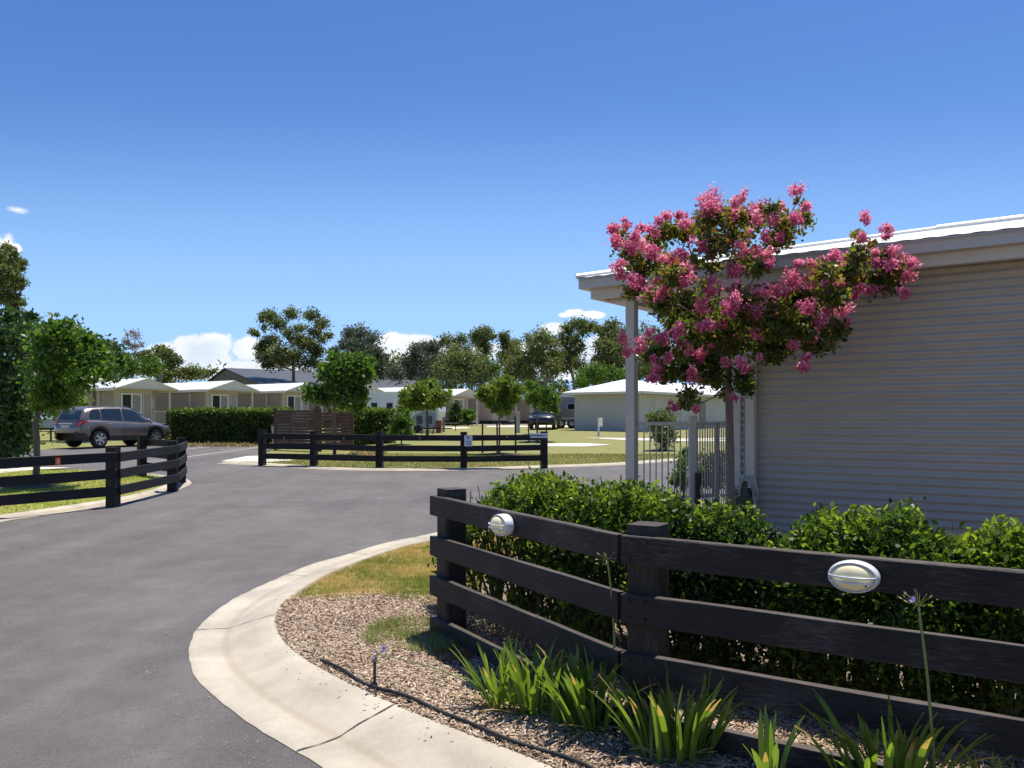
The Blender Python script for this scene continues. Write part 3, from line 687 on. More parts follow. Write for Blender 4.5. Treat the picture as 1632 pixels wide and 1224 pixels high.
# rest of the body (end and back walls) so that it is a whole building
wbox(mb, -.26, -.22, -5.6, -.012, gz-.05, BB+.03); wbox(mb, 8.5, 8.54, -5.6, .0, gz-.05, BB+.03); wbox(mb, -.26, 8.54, -5.66, -5.6, gz-.05, BB+.03)
mb.build('side_wall', m_wallbeige, bl, world=True)
EV = .35; tL = -1.95; tR = 9.0; ob = -6.0
mb = MB(); wbox(mb, tL, tR, EV-.09, EV, TG-.118, TG); wbox(mb, tL, tL+.09, ob, EV-.092, TG-.118, TG)
mb.tube([wp(tL, EV+.001, TG-.004), wp(tR, EV+.001, TG-.004)], .009, 6); mb.build('gutter', m_gut, bl, world=True)
mb = MB(); wbox(mb, tL+.10, tR, EV-.20, EV-.10, BB, TG-.02); wbox(mb, tL+.10, tL+.20, ob+.1, EV-.202, BB, TG-.02); mb.build('fascia', m_gut2, bl, world=True)
mb = MB(); wbox(mb, tL+.20, tR, ob+.2, EV-.203, BB+.04, BB+.055); mb.build('soffit', m_gut2, bl, world=True)
mb = MB(); wbox(mb, tL+.26, tL+.40, -3, -.10, BB-.035, BB+.038); wbox(mb, tL+.26, -.3, -.10, .10, BB-.035, BB+.038); mb.build('verandah_beam', m_gut, bl, world=True)
# hipped roof
hw = (EV-ob)/2; rh = hw*math.tan(R(12.6))
A = wp(tL-.02, EV+.02, TG+.004); B = wp(tR, EV+.02, TG+.004); C_ = wp(tR, ob-.02, TG+.004); D_ = wp(tL-.02, ob-.02, TG+.004)
E = wp(tL+hw, EV-hw, TG+rh); Fp = wp(tR-.0, EV-hw, TG+rh); dn = Vector((0, 0, -.03))
mb = MB(); nrib = 150
def slope(a, b, c, d_, n):       # ribbed plane: eave a-b, ridge d-c
    vs = []; fs = []
    for i in range(n+1):
        t = i/n; h_ = .005 if i % 4 in (1, 2) else 0
        p = a.lerp(b, t); q = d_.lerp(c, t); vs += [p+Vector((0, 0, h_)), q+Vector((0, 0, h_))]
    for i in range(n): fs.append((2*i, 2*i+2, 2*i+3, 2*i+1))
    mb.add(vs, fs)
slope(A, B, Fp, E, 220); slope(D_, A, E, E, 60); slope(C_, D_, E, Fp, 220); mb.poly([A+dn, D_+dn, C_+dn, B+dn])
mb.tube([A+Vector((0, 0, .02)), E+Vector((0, 0, .02))], .03, 6); mb.tube([E+Vector((0, 0, .02)), Fp+Vector((0, 0, .02))], .04, 6)
mb.build('roof', m_roof, bl, world=True)
def at_x(x, o):
    """t on the wall line seen at column x, at distance o in front of the wall"""
    k = (x-816)/F; b_ = wp(0, o); dr = -UA; return (k*b_.y-b_.x)/(dr.x-k*dr.y)
t = at_x(1197.5, .05); c_ = wp(t, .055)
mb = MB(); wbox(mb, t-.045, t+.045, .02, .10, gz-.05, BB+.03); mb.build('downpipe', m_gut, bl, world=True)
t = at_x(1176, .0); mb = MB(); wbox(mb, t-.04, t+.035, -.06, .02, gz-.05, BB+.03); mb.build('corner_post', m_gut, bl, world=True)
t = at_x(1007, -.0); pc = wp(t, 0, gz)
mb = MB(); wbox(mb, t-.055, t+.055, -.05, .05, gz+.0, BB-.035); mb.build('verandah_post', m_gut, bl, world=True)
# paved porch
mb = MB(); pv = [wp(-2.0, .1, gz+.13), wp(-.3, .1, gz+.13), wp(-.3, -5.0, gz+.13), wp(-2.0, -5.0, gz+.13)]
mb.add(pv+[p-Vector((0, 0, .2)) for p in pv], [(0, 1, 2, 3), (0, 4, 5, 1), (3, 7, 4, 0), (2, 6, 7, 3), (1, 5, 6, 2)])
mb.build('porch_slab', concrete('porch_concrete', (.22, .22, .22), (.30, .30, .30)), bl, world=True)
# ------------------------------------------------------------------ metal bar fence with gate post
q0 = Vector((pc.x+.07, pc.y, 0)); q1 = Vector((2.045, 9.52, 0)); q2 = Vector((2.93, 11.1, 0)); zt = 1.628
pf = empty('bar_fence', (q1.x, q1.y, gz), 0, 'grey metal bar fence with square gate post between verandah post and tree trunk', 'fence')
def barpanel(a, b, n, za, zb, name):
    mb = MB(); mb.board((a.x, a.y, zb), (b.x, b.y, zb), .038, .038); mb.board((a.x, a.y, za), (b.x, b.y, za), .038, .038)
    for i in range(1, n):
        p = a.lerp(b, i/n); mb.tube([(p.x, p.y, za), (p.x, p.y, zb-.015)], .008, 6)
    return mb.build(name, m_gut, pf, world=True)
barpanel(q0, q1, 9, gz+.22, zt, 'bar_panel'); 
d_ = (q2-q1).normalized(); gt = barpanel(q1+d_*.08, q2, 17, gz+.22, zt, 'gate')
for p in (q1+d_*.08, q1.lerp(q2, .55), q2): mb = MB(); mb.board((p.x, p.y, gz+.2), (p.x, p.y, zt+.015), .05, .05, n=(1, 0, 0)); mb.build('gate_upright', m_gut, gt, world=True)
mb = MB(); mb.board((q1.x, q1.y, gz+.1), (q1.x, q1.y, zt+.075), .085, .085, n=(1, 0, 0)); mb.board((q1.x, q1.y, zt+.075), (q1.x, q1.y, zt+.09), .094, .094, n=(1, 0, 0)); mb.build('gate_post', m_gut, pf, world=True)
c_ = Vector((q1.x+.045, q1.y-.05, 0)); mb = MB(); mb.board((c_.x, c_.y, 1.7-(803-665)/F*9.5), (c_.x, c_.y, 1.7-(753-665)/F*9.5), .055, .06, n=(1, 0, 0)); mb.build('latch', m_blackp, pf, world=True)
# hose draped over a dark green stand by the wall corner
hx, hy = 1186, 8.45; hc = P(hx, 770, hy)
hr = empty('garden_hose', (hc.x, hc.y, gz), 0, 'pale hose bundle draped over a dark green stand at the wall corner', 'hose')
m_hose = mat('pale_hose', (.55, .57, .55), (.38, .41, .40), 30, .5); m_green = mat('dark_green_plastic', (.012, .035, .03), (.02, .05, .045), 8, .4)
mb = MB(); mb.board((hc.x, hc.y, gz-.02), (hc.x, hc.y, hc.z+.02), .06, .06, n=(1, 0, 0)); mb.board((hc.x-.09, hc.y+.01, hc.z-.16), (hc.x+.09, hc.y+.01, hc.z-.16), .05, .22)
mb.build('stand', m_green, hr, world=True)
mb = MB()
for k in range(11):
    rr = .045+.004*k; ox = -.012+.03*random.random(); le = random.uniform(.05, .17); sp_ = random.uniform(-.09, .09); pts = []
    for i in range(12):
        t = math.pi*i/11; pts.append(hc+Vector((ox+rr*math.cos(t), -.05-.006*k*random.random(), rr*math.sin(t)+.01)))
    pts = [pts[0]+Vector((abs(sp_)*.5, 0, -le))]+pts+[pts[-1]+Vector((-abs(sp_), 0, -le*.8))]
    mb.tube(pts, .0085, 6)
mb.build('hose_loops', m_hose, hr, world=True, smooth=True)
# ------------------------------------------------------------------ foliage materials
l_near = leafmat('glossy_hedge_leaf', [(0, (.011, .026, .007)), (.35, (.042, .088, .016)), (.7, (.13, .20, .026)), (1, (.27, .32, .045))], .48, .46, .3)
l_myrt = leafmat('myrtle_leaf', [(0, (.026, .052, .016)), (.35, (.07, .12, .022)), (.62, (.14, .155, .03)), (.85, (.20, .14, .03)), (1, (.22, .075, .04))], .50, .4, .45)
l_green = leafmat('fresh_green_leaf', [(0, (.035, .078, .016)), (.5, (.075, .145, .024)), (1, (.15, .225, .04))], .42, .45, .4)
l_yel = leafmat('yellow_green_leaf', [(0, (.07, .12, .02)), (.5, (.14, .20, .035)), (1, (.22, .26, .05))], .40, .45, .4)
l_dark = leafmat('dark_green_leaf', [(0, (.02, .045, .014)), (.6, (.045, .09, .022)), (1, (.095, .15, .04))], .34, .5, .4)
l_gum = leafmat('gum_leaf', [(0, (.045, .068, .034)), (.5, (.105, .138, .05)), (.85, (.165, .185, .07)), (1, (.21, .17, .09))], .42, .5, .4, 1.0)
l_gumblue = leafmat('bluish_gum_leaf', [(0, (.035, .058, .046)), (.6, (.075, .105, .08)), (1, (.14, .12, .10))], .28, .5, .4)
l_gumlight = leafmat('pale_gum_leaf', [(0, (.07, .10, .035)), (.5, (.13, .16, .05)), (1, (.19, .20, .08))], .30, .5, .4)
l_bare = leafmat('dry_twig_leaf', [(0, (.17, .12, .11)), (1, (.27, .20, .17))], .2, .6, .3)
l_agap = leafmat('strap_leaf', [(0, (.08, .15, .022)), (.55, (.16, .25, .035)), (.86, (.25, .33, .05)), (.93, (.42, .28, .09)), (1, (.46, .34, .16))], .38, .38, .5)
l_dead = leafmat('dead_leaf', [(0, (.26, .20, .12)), (.6, (.45, .34, .17)), (1, (.60, .45, .22))], .2, .7, .2)
l_chip = leafmat('bark_chip', [(0, (.19, .13, .09)), (.3, (.38, .27, .19)), (.7, (.56, .43, .31)), (1, (.74, .62, .47))], .0, .8, .2)
l_grass = leafmat('lawn_blade', [(0, (.13, .18, .035)), (.4, (.25, .26, .06)), (.7, (.42, .34, .13)), (1, (.58, .42, .22))], .3, .6, .2)
l_grassg = leafmat('green_lawn_blade', [(0, (.20, .25, .04)), (.6, (.34, .36, .07)), (1, (.48, .43, .14))], .3, .6, .2)
l_pink = leafmat('pink_petal', [(0, (.50, .08, .20)), (.35, (.76, .18, .34)), (.7, (.88, .36, .49)), (1, (.94, .60, .66))], .42, .6, .2, 1, (1.2, 1.1, 1.1))
l_violet = leafmat('violet_petal', [(0, (.28, .24, .62)), (1, (.52, .46, .85))], .3, .5, .2, 1, (1, 1, 1.2))
# ------------------------------------------------------------------ pink crepe myrtle
YM = 7.65; MO = lambda L: [(a/2.72+900, b/2.72+280, c/2.72) for a, b, c in L]
PK = [(220,222,25),(272,215,18),(225,290,28),(330,230,15),(380,240,25),(305,265,20),(440,170,20),(415,190,15),(500,170,20),(520,215,25),(640,100,40),(640,145,40),(765,90,20),(740,130,20),(730,175,22),(840,140,35),(820,185,20),(925,145,25),(910,195,22),(995,70,25),(1045,140,22),(1000,190,28),(935,265,18),(870,265,18),(800,250,20),(950,195,15),(340,310,35),(290,315,22),(375,335,22),(240,390,28),(245,425,20),(285,440,18),(290,475,20),(335,460,15),(430,350,20),(470,380,25),(520,330,25),(535,390,20),(400,460,15),(540,455,35),(500,470,18),(350,515,35),(420,510,25),(450,570,12),(590,300,25),(635,350,12),(705,285,22),(770,320,25),(835,325,25),(885,340,30),(885,385,20),(740,410,35),(640,490,30),(590,565,28),(610,640,28),(750,485,25),(730,540,30),(720,585,30),(860,490,38),(895,540,22),(930,500,25),(820,580,35),(885,590,20),(680,645,20),(605,775,25),(540,765,18),(825,675,25),(700,810,18),(775,800,22),(780,830,15),(1000,440,38),(1070,450,25),(1010,378,18),(1065,380,22),(1115,400,30),(1160,350,25),(1225,350,18),(1210,400,35),(1130,470,12),(1185,480,25),(1190,520,15),(960,495,20),(1040,570,30),(1030,620,25),(1105,630,30),(1140,580,25),(1200,585,35),(1225,630,15),(1060,700,25),(990,735,20),(1025,820,22),(1045,790,12),(1300,190,20),(1290,270,20),(1390,235,22),(1395,265,15),(1345,330,22),(1430,335,28),(1350,380,22),(1415,385,25),(1495,370,28),(1480,430,25),(1340,495,22),(1465,512,25),(1275,490,18),(1260,520,8),(260,708,22),(270,762,20),(365,680,12),(420,700,28),(340,720,22),(330,750,15),(495,660,20),(480,685,15),(505,720,20),(385,810,20),(400,850,28),(430,870,20),(375,875,18),(560,870,28),(550,850,20),(450,790,15),(480,1005,18),(570,1008,15),(735,960,12),(840,785,10)]
LV = [(230,260,30),(290,330,45),(330,400,55),(300,490,40),(380,300,40),(450,250,45),(420,380,50),(420,540,45),(520,250,40),(480,450,50),(520,560,55),(600,220,50),(640,300,50),(560,380,45),(650,180,45),(760,180,50),(740,260,50),(840,200,45),(900,160,35),(960,230,50),(920,280,40),(1030,190,30),(1010,110,12),(820,350,45),(760,380,45),(850,400,30),(640,400,30),(620,480,30),(600,640,65),(560,600,40),(700,620,65),(640,720,75),(720,720,70),(760,560,60),(840,620,65),(900,600,60),(960,560,65),(1000,500,50),(1060,480,40),(1060,520,50),(960,650,60),(1040,660,55),(1120,690,50),(1170,670,35),(1150,740,18),(1080,740,35),(940,740,50),(880,760,50),(880,700,50),(930,790,28),(1120,430,45),(1200,440,45),(1170,520,40),(1240,420,30),(1270,430,40),(1270,340,35),(1275,260,22),(1320,290,16),(1380,450,50),(1350,530,30),(1410,460,40),(1440,390,30),(1390,360,30),(1100,600,40),(460,590,45),(480,640,40),(530,680,50),(560,760,50),(480,780,38),(420,740,35),(380,770,35),(350,780,22),(440,840,40),(500,860,35),(560,820,40),(620,810,45),(650,880,40),(690,940,22),(760,890,38),(790,915,28),(780,850,30),(540,950,34),(560,1000,26),(510,990,22),(380,870,18),(700,660,70),(620,560,35)]
mx_c = P(1160, 500, YM)
def mdepth(x, y):
    # rounded crown: deeper spread towards the middle
    u_ = ((x-1170)/290); v_ = (y-480)/200; q = max(0.05, 1-min(1, u_*u_*.8+v_*v_*.8))
    return math.sqrt(q)*.75
blobs = []
for x, y, r in MO(LV):
    Y = YM+random.uniform(-1, 1)*mdepth(x, y); blobs.append((tuple(P(x, y, Y)), r/F*YM))
cm_ = empty('flowering_tree', (P(1163, 800, YM).x, YM, G(YM)+.1), 0, 'crepe myrtle tree with pink blossom clusters in front of the corrugated wall', 'tree')
mb = MB(); bx = P(1165, 800, YM).x
skeleton((bx, YM, G(YM)+.05), (P(1160, 585, YM).x, YM, P(0, 575, YM).z), [b[0] for b in blobs], .034, mb, 8, .0042, .05)
mb.build('trunk', m_barkm, cm_, world=True, smooth=True)
C, tint = clumps(blobs, 33000, .48, 16, .9); V, k = leaves(C, .044, .026, up=.1, six=True)
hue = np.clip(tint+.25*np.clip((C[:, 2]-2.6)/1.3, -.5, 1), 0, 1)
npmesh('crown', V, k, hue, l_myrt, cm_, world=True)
Vs = []; Ts = []
for x, y, r in MO(PK):
    Y = YM-.10-mdepth(x, y)*random.uniform(.15, 1.05); c = np.array(P(x, y, Y)); rr = r/F*YM*1.14
    n = int(120+27000*rr*rr); dd = rng.normal(size=(n, 3)); dd /= np.linalg.norm(dd, axis=1)[:, None]
    Cc = c+dd*(rng.uniform(.35, 1.12, n)**.6)[:, None]*rr*np.array([1, 1, .95])
    ns = max(2, int(rr/.018)); ns = ns+3; sub = c+rng.normal(size=(ns, 3))*rr*.60; Cc = Cc*.38+sub[rng.integers(0, ns, n)]*.62+rng.normal(size=(n, 3))*rr*.22
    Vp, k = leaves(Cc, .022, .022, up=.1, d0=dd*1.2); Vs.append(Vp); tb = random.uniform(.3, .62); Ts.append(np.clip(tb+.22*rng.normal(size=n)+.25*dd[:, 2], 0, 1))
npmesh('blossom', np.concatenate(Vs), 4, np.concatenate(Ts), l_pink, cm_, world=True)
# ------------------------------------------------------------------ leafy hedge behind the near fence
CLN = [(-.22, 6.95), (-.1, 6.7), (.32, 6.0), (.85, 5.3), (1.4, 4.9), (2.1, 4.45), (3.0, 3.9), (4.2, 3.2)]
cl = resample(smooth2(catmull(CLN, 8), 3), 240)
colx = np.array([816+F*p[0]/p[1] for p in cl])
TOPX = [700,765,790,830,870,920,960,1000,1040,1080,1110,1140,1195,1228,1262,1284,1310,1380,1440,1452,1468,1520,1560,1595,1632,1800]
TOPY = [815,813,784,765,758,774,780,777,786,803,818,810,818,862,872,836,822,826,822,806,856,872,848,838,850,850]
def shrub(label, x0, x1, n, tb, grp='hedge shrubs behind the near fence', tv=.0):
    n = int(n*1.35)
    idx = np.where((colx >= x0) & (colx <= x1))[0]; i = rng.choice(idx, n); p = np.array(cl)[i]+rng.normal(size=(n, 2))*.03
    ty = np.interp(colx[i], TOPX, TOPY); Ymid = p[:, 1]
    ztop = ZC-(ty-HZ)/F*Ymid-.03; tn = np.array([Vector((0, 0, 0)).length]*1)
    # lumpy top and sides
    nz = np.array([mnoise.noise(Vector((a*4.5, b*4.5, 1.3)))+.5*mnoise.noise(Vector((a*13, b*13, 4))) for a, b in p])
    ztop = ztop+nz*.07
    u_ = rng.uniform(-1, 1, n); hgt = rng.uniform(0, 1, n)**.62
    side = rng.uniform(0, 1, n) < .55
    u_ = np.where(side, np.sign(u_)*(1-.25*rng.uniform(0, 1, n)**2), u_); hgt = np.where(side, hgt, 1-.22*rng.uniform(0, 1, n)**1.5)
    half = .44*np.sqrt(np.clip(1-(np.clip(hgt, 0, 1)*.92)**4, .05, 1))*(1+.25*nz)
    g0 = np.array([G(b)+BED for b in p[:, 1]]); z = g0+.10+(ztop-g0-.10)*hgt
    tg = np.array(cl)[np.minimum(i+1, len(cl)-1)]-np.array(cl)[np.maximum(i-1, 0)]; tg /= np.linalg.norm(tg, axis=1)[:, None]+1e-9
    nrm = np.stack([-tg[:, 1], tg[:, 0]], 1); xy = p+nrm*(u_*half)[:, None]
    cx2 = 816+F*xy[:, 0]/xy[:, 1]; zl = ZC-(np.interp(cx2, TOPX, TOPY)-HZ)/F*xy[:, 1]-.055+nz*.06
    z = np.minimum(z, zl-rng.uniform(0, .10, n))
    C = np.concatenate([xy, z[:, None]], 1)
    # gather into sprigs
    ns = max(8, n//16); s_ = C[rng.integers(0, n, ns)]; s_[:, 2] += rng.uniform(0, .05, ns)**1.0
    a = rng.integers(0, ns, n); sel = rng.uniform(0, 1, n) < .6
    C = np.where(sel[:, None], s_[a]+rng.normal(size=(n, 3))*np.array([.028, .028, .034]), C)
    top_ = np.clip((z-g0-.72)/.36, 0, 1); tint = np.clip(tb-.24+.15*rng.normal(size=n)+.17*rng.normal(size=ns)[a]+.64*top_, 0, 1)  # lighter new growth on top; low leaves darkened to paint in shade
    m = p.mean(0); root = empty('hedge_shrub', (m[0], m[1], G(m[1])+BED), 0, label, 'shrub', grp)
    mb = MB()
    for q in range(max(3, int(n/1500))):
        j = random.choice(list(idx)); c0 = cl[j]; g_ = G(c0[1])+BED
        base = Vector((c0[0]+random.uniform(-.08, .08), c0[1]+random.uniform(-.08, .08), g_-.03))
        for _ in range(5):
            e = base+Vector((random.uniform(-.25, .25), random.uniform(-.25, .25), random.uniform(.55, .98)))
            mid = base.lerp(e, .5)+Vector((random.uniform(-.05, .05), random.uniform(-.05, .05), 0)); mb.tube([base, mid, e], [.011, .008, .004], 5)
    mb.build('stems', m_bark, root, world=True)
    nsh = 30*(x1-x0)//100; shC = []; shT = []
    for _ in range(int(nsh)):
        j = random.choice(list(idx)); u0_ = random.uniform(-.35, .35); b_ = np.array(cl[j])+np.array([.8, .6])*u0_; cxx = 816+F*b_[0]/b_[1]
        zt_ = ZC-(np.interp(cxx, TOPX, TOPY)-HZ)/F*b_[1]-.06; hh_ = random.choice((.04, .05, .07, .11)) ; ln_ = np.array([random.uniform(-.04, .04), random.uniform(-.04, .04), 0])
        m_ = 15; t__ = np.linspace(-.5, 1, m_)[:, None]; shC.append(np.array([b_[0], b_[1], zt_])+ln_*t__+np.array([0, 0, hh_])*t__+rng.normal(size=(m_, 3))*.009); shT.append(np.clip(.62+.25*rng.uniform(size=m_)+.1*t__[:, 0], 0, 1))
    C = np.concatenate([C]+shC); tint = np.concatenate([tint]+shT)
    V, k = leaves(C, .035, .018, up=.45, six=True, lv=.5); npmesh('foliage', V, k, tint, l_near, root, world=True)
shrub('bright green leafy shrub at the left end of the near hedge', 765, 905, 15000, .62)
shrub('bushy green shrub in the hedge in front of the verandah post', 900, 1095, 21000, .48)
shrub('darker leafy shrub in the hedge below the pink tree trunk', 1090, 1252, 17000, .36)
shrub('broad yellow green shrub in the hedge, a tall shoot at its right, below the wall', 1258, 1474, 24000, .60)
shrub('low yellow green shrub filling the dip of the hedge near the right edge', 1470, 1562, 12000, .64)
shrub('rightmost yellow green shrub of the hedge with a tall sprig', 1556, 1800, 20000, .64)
# ------------------------------------------------------------------ mulch chips, lawn blades (uncountable cover)
fence_line = [A0, A1, B1]
chip_poly = [tuple(p) for p in inn if -2.4 < p[0] < 3 and p[1] < 7.4]+[(3.2, 1.6), (3.4, 3.2), (.9, 5.2), (-.1, 6.6), GP(745, 948, BED), GP(690, 950, BED), GP(600, 945, BED), GP(520, 948, BED), GP(462, 952, BED)]
def cover(name, poly, n, L, W, m, tint, z, label, cat, up, lv=.5, gz_=BED, flat=False, bunch=0):
    q = scatter(poly, n)
    if bunch:
        ctr = scatter(poly, n//bunch); q = ctr[rng.integers(0, len(ctr), n)]+rng.normal(size=(n, 2))*L*.6
        q = q[in_poly(q[:, 0], q[:, 1], poly)]; n = len(q)
    C = np.stack([q[:, 0], q[:, 1], KS*np.clip(q[:, 1], -20, 70)+gz_+z], 1)
    if flat:
        C[:, 2] += rng.uniform(0, .012, n); d = rng.normal(size=(n, 3)); d[:, 2] *= .28; d /= np.linalg.norm(d, axis=1)[:, None]
        up_ = rng.normal(size=(n, 3))*.35+np.array([0, 0, 1]); s = np.cross(d, up_); s /= np.linalg.norm(s, axis=1)[:, None]
        l = (L*rng.uniform(.4, 1.6, n))[:, None]; w_ = (W*rng.uniform(.5, 1.5, n))[:, None]
        V = np.stack([C-d*l*.5-s*w_*.5, C+d*l*.5-s*w_*.35, C+d*l*.5+s*w_*.5, C-d*l*.42+s*w_*.45], 1).reshape(-1, 3); k = 4
    else:
        d, s = frames(n, up); d[:, 2] = np.abs(d[:, 2]); l = (L*rng.uniform(.5, 1.5, n))[:, None]; w_ = W*rng.uniform(.6, 1.4, n)[:, None]
        V = np.stack([C-s*w_*.5, C+s*w_*.5, C+d*l], 1).reshape(-1, 3); k = 3
    t = tint(n, q); o = npmesh(name, V, k, t, m); tag(o, label, cat, kind='stuff'); return o
def nz2(q, sc, off=0.): return np.array([mnoise.noise(Vector((a*sc, b*sc, off))) for a, b in q])
cover('mulch', chip_poly, 85000, .024, .0070, l_chip, lambda n, q: np.clip(.48+.26*rng.normal(size=n)+.25*nz2(q, 1.7), 0, 1), .0, 'bark chip mulch covering the garden bed behind the kerb', 'mulch', 0, flat=True)
gr_ = [tuple(p) for p in ow if p[1] < 9 and p[1] > 2]; gr2 = [tuple(p) for p in inward(gr_, -.30, 1)]
cover('grit', gr_+gr2[::-1], 300, .008, .005, l_chip, lambda n, q: rng.uniform(0, .55, n), 0, 'loose grit and bark flakes on the asphalt beside the kerb', 'grit', 0, flat=True, gz_=.012)
cover('bark_flakes', [tuple(p) for p in inn if p[1] < 7 and p[1] > 2]+[tuple(p) for p in smooth2([np.array(p)*.75+np.array(o_)*.25 for p, o_ in zip(inn, ow)], 1) if p[1] < 7 and p[1] > 2][::-1], 60, .014, .007, l_chip, lambda n, q: rng.uniform(0, .8, n), .012, 'stray bark flakes spilled on the kerb top', 'mulch', 0, flat=True, gz_=.085)
gp_px = [(697,861),(640,873),(580,894),(524,917),(486,940),(470,953),(530,957),(600,949),(650,958),(700,968),(735,960),(790,905),(830,880),(900,855),(800,848)]
gpoly = px_line(gp_px, BED); sheet('lawn', gpoly, BED-.004, m_patch)
def gt_(n, q):
    a = nz2(q, 1.9, 5.); b = nz2(q, 6, 2); return np.clip(.58+.7*a+.25*b+.15*rng.normal(size=n)+.13*(q[:, 1]-7.5), 0, 1)
cover('lawn_grass', gpoly, 70000, .030, .0042, l_grass, gt_, 0, 'patchy sunburnt grass between kerb and mulch', 'grass', .9, bunch=9)
gs = px_line([(578,1015),(600,990),(650,985),(690,990),(720,1010),(735,1035),(700,1045),(660,1040),(620,1030),(590,1035)], BED)
cover('ground_cover', gs, 6000, .055, .004, leafmat('feathery_green', [(0, (.15, .20, .07)), (.6, (.25, .29, .10)), (1, (.44, .36, .18))], .35), lambda n, q: np.clip(.4+.25*rng.normal(size=n), 0, 1), 0, 'feathery green weed patch in the mulch beside the fence post', 'weeds', .7, bunch=60)
rs = px_line([(690,1040),(730,1030),(760,1045),(740,1060),(700,1058)], BED)
cover('dead_ground_cover', rs, 1800, .045, .004, leafmat('rusty_dead', [(0, (.16, .07, .035)), (1, (.33, .17, .09))], .2), lambda n, q: rng.uniform(0, 1, n), 0, 'rusty brown dead weeds next to the green weed patch', 'weeds', .6, bunch=50)
ll = [p for p in left_poly if p[1] < 20 and p[0] > -14]
cover('lawn_grass', left_poly, 42000, .045, .010, l_grassg, lambda n, q: np.clip(.5+.3*nz2(q, .9)+.2*rng.normal(size=n), 0, 1), 0, 'bright green lawn grass inside the left fence', 'grass', 1.2, gz_=.045)
fl = [tuple(p) for p in far_in if -8 < p[0] < 9]+[(9, 29), (-7, 29)]
cover('lawn_grass', fl, 42000, .05, .012, leafmat('dry_lawn_blade', [(0, (.10, .14, .03)), (.4, (.18, .19, .05)), (.7, (.27, .235, .09)), (1, (.38, .30, .15))], .3, .6, .2), lambda n, q: np.clip(.42+.45*nz2(q, .45)+.12*nz2(q, 2.2)+.16*rng.normal(size=n), 0, 1), 0, 'dry yellowish lawn grass behind the far fence', 'grass', 1.0, gz_=.045)
# dark mulch rings round the young trees
def ring(px, py, rpx, lab=None):
    X, Y = GP(px, py, .05); r = rpx/F*Y; mb = MB(); n = 22; vs = [(X, Y, G(Y)+.11)]
    for k in range(n):
        t = 2*math.pi*k/n; rr = r*(1+.12*math.sin(3*t+px)); vs.append((X+rr*math.cos(t), Y+rr*math.sin(t)*.9, G(Y)+.05))
    mb.add(vs, [(0, 1+k, 1+(k+1) % n) for k in range(n)]); tag(mb.build('mulch_ring', mat('dark_mulch', (.035, .026, .022), (.09, .065, .05), 30, .9, .03, 50)), kind='structure')
ring(50, 775, 46); ring(797, 724, 38); ring(855, 704, 30); ring(1054, 718, 26); ring(735, 674, 14); ring(850, 692, 20); ring(540, 727, 40)
# ------------------------------------------------------------------ agapanthus, irrigation
def agap(px, py, n, L, label, spread=1.0, tilt=(0, 0), tb=.45, dead=14, r0=.05, px2=None):
    X, Y = GP(px, py, BED); z = G(Y)+BED
    root = empty('agapanthus', (X, Y, z), 0, label, 'plant', 'strap leaved clumps along the near fence')
    mb_v = []; tints = []; V = []
    def strap(L, w, az, lean, curl, t0, ox, oy, tipdead):
        seg = 9; pts = []; p = np.array([X+ox, Y+oy, z-.01]); el = R(90)-lean
        for i in range(seg+1):
            pts.append(p.copy()); p = p+np.array([math.cos(az)*math.cos(el), math.sin(az)*math.cos(el), math.sin(el)])*L/seg; el -= curl/seg*(0.4+1.2*i/seg)
        sx = np.array([-math.sin(az+tw), math.cos(az+tw), 0.0])
        for i in range(seg):
            ws = [w*(.55+.45*math.sin(min(1, (j/seg)*1.6+.15)*math.pi/2))*(1 if j/seg < .72 else max(.10, 1-((j/seg-.72)/.28)**1.7)) for j in (i, i+1)]
            mid0 = pts[i]-np.array([0, 0, w*.18]); mid1 = pts[i+1]-np.array([0, 0, w*.18])
            tt = t0 if not (tipdead and i >= seg-2) else .96
            V.extend([pts[i]-sx*ws[0]/2, pts[i+1]-sx*ws[1]/2, mid1, mid0]); V.extend([mid0, mid1, pts[i+1]+sx*ws[1]/2, pts[i]+sx*ws[0]/2]); tints.extend([tt, tt])
    for k in range(int(n*1.35)):
        a = random.uniform(0, 2*math.pi); ro = r0*math.sqrt(random.random())*1.3; ox = ro*math.cos(a)*1.4; oy = ro*math.sin(a); tw = random.uniform(-.8, .8)
        az = a+random.uniform(-.5, .5); az = az if random.random() < .8 else random.uniform(0, 6.28)
        strap(L*random.uniform(.58, 1.0), random.uniform(.019, .029), az, R(random.uniform(2, 27))*spread, R(random.uniform(4, 60)), min(.85, max(0, tb+.2*random.gauss(0, 1))), ox, oy, random.random() < .16)
    V = np.array(V)
    for p_, q_ in ((A0, A1), (A1, B1)):          # leaves bend away from the boards they meet
        dx, dy = q_[0]-p_[0], q_[1]-p_[1]; L2 = math.hypot(dx, dy); nx, ny = dy/L2, -dx/L2
        if nx*(0-p_[0])+ny*(0-p_[1]) < 0: nx, ny = -nx, -ny
        al = ((V[:, 0]-p_[0])*dx+(V[:, 1]-p_[1])*dy)/L2**2; ds = (V[:, 0]-p_[0])*nx+(V[:, 1]-p_[1])*ny
        m = (al > -.05) & (al < 1.02) & (ds < .05); push = np.where(m, .05-ds+.02*rng.uniform(size=len(V)), 0); V[:, 0] += nx*push; V[:, 1] += ny*push
    npmesh('foliage', V, 4, tints, l_agap, root, world=True)
    V = []; tints = []
    for k in range(dead):
        tw = random.uniform(-1, 1); strap(L*random.uniform(.3, .7), random.uniform(.010, .02), random.uniform(0, 6.28), R(random.uniform(60, 84)), R(random.uniform(5, 35)), random.random()*.9, random.uniform(-.07, .07), random.uniform(-.07, .07), False)
    V = np.array(V); V[:, 2] = np.maximum(V[:, 2], z+.004)
    npmesh('dead_leaves', V, 4, tints, l_dead, root, world=True)
    return root
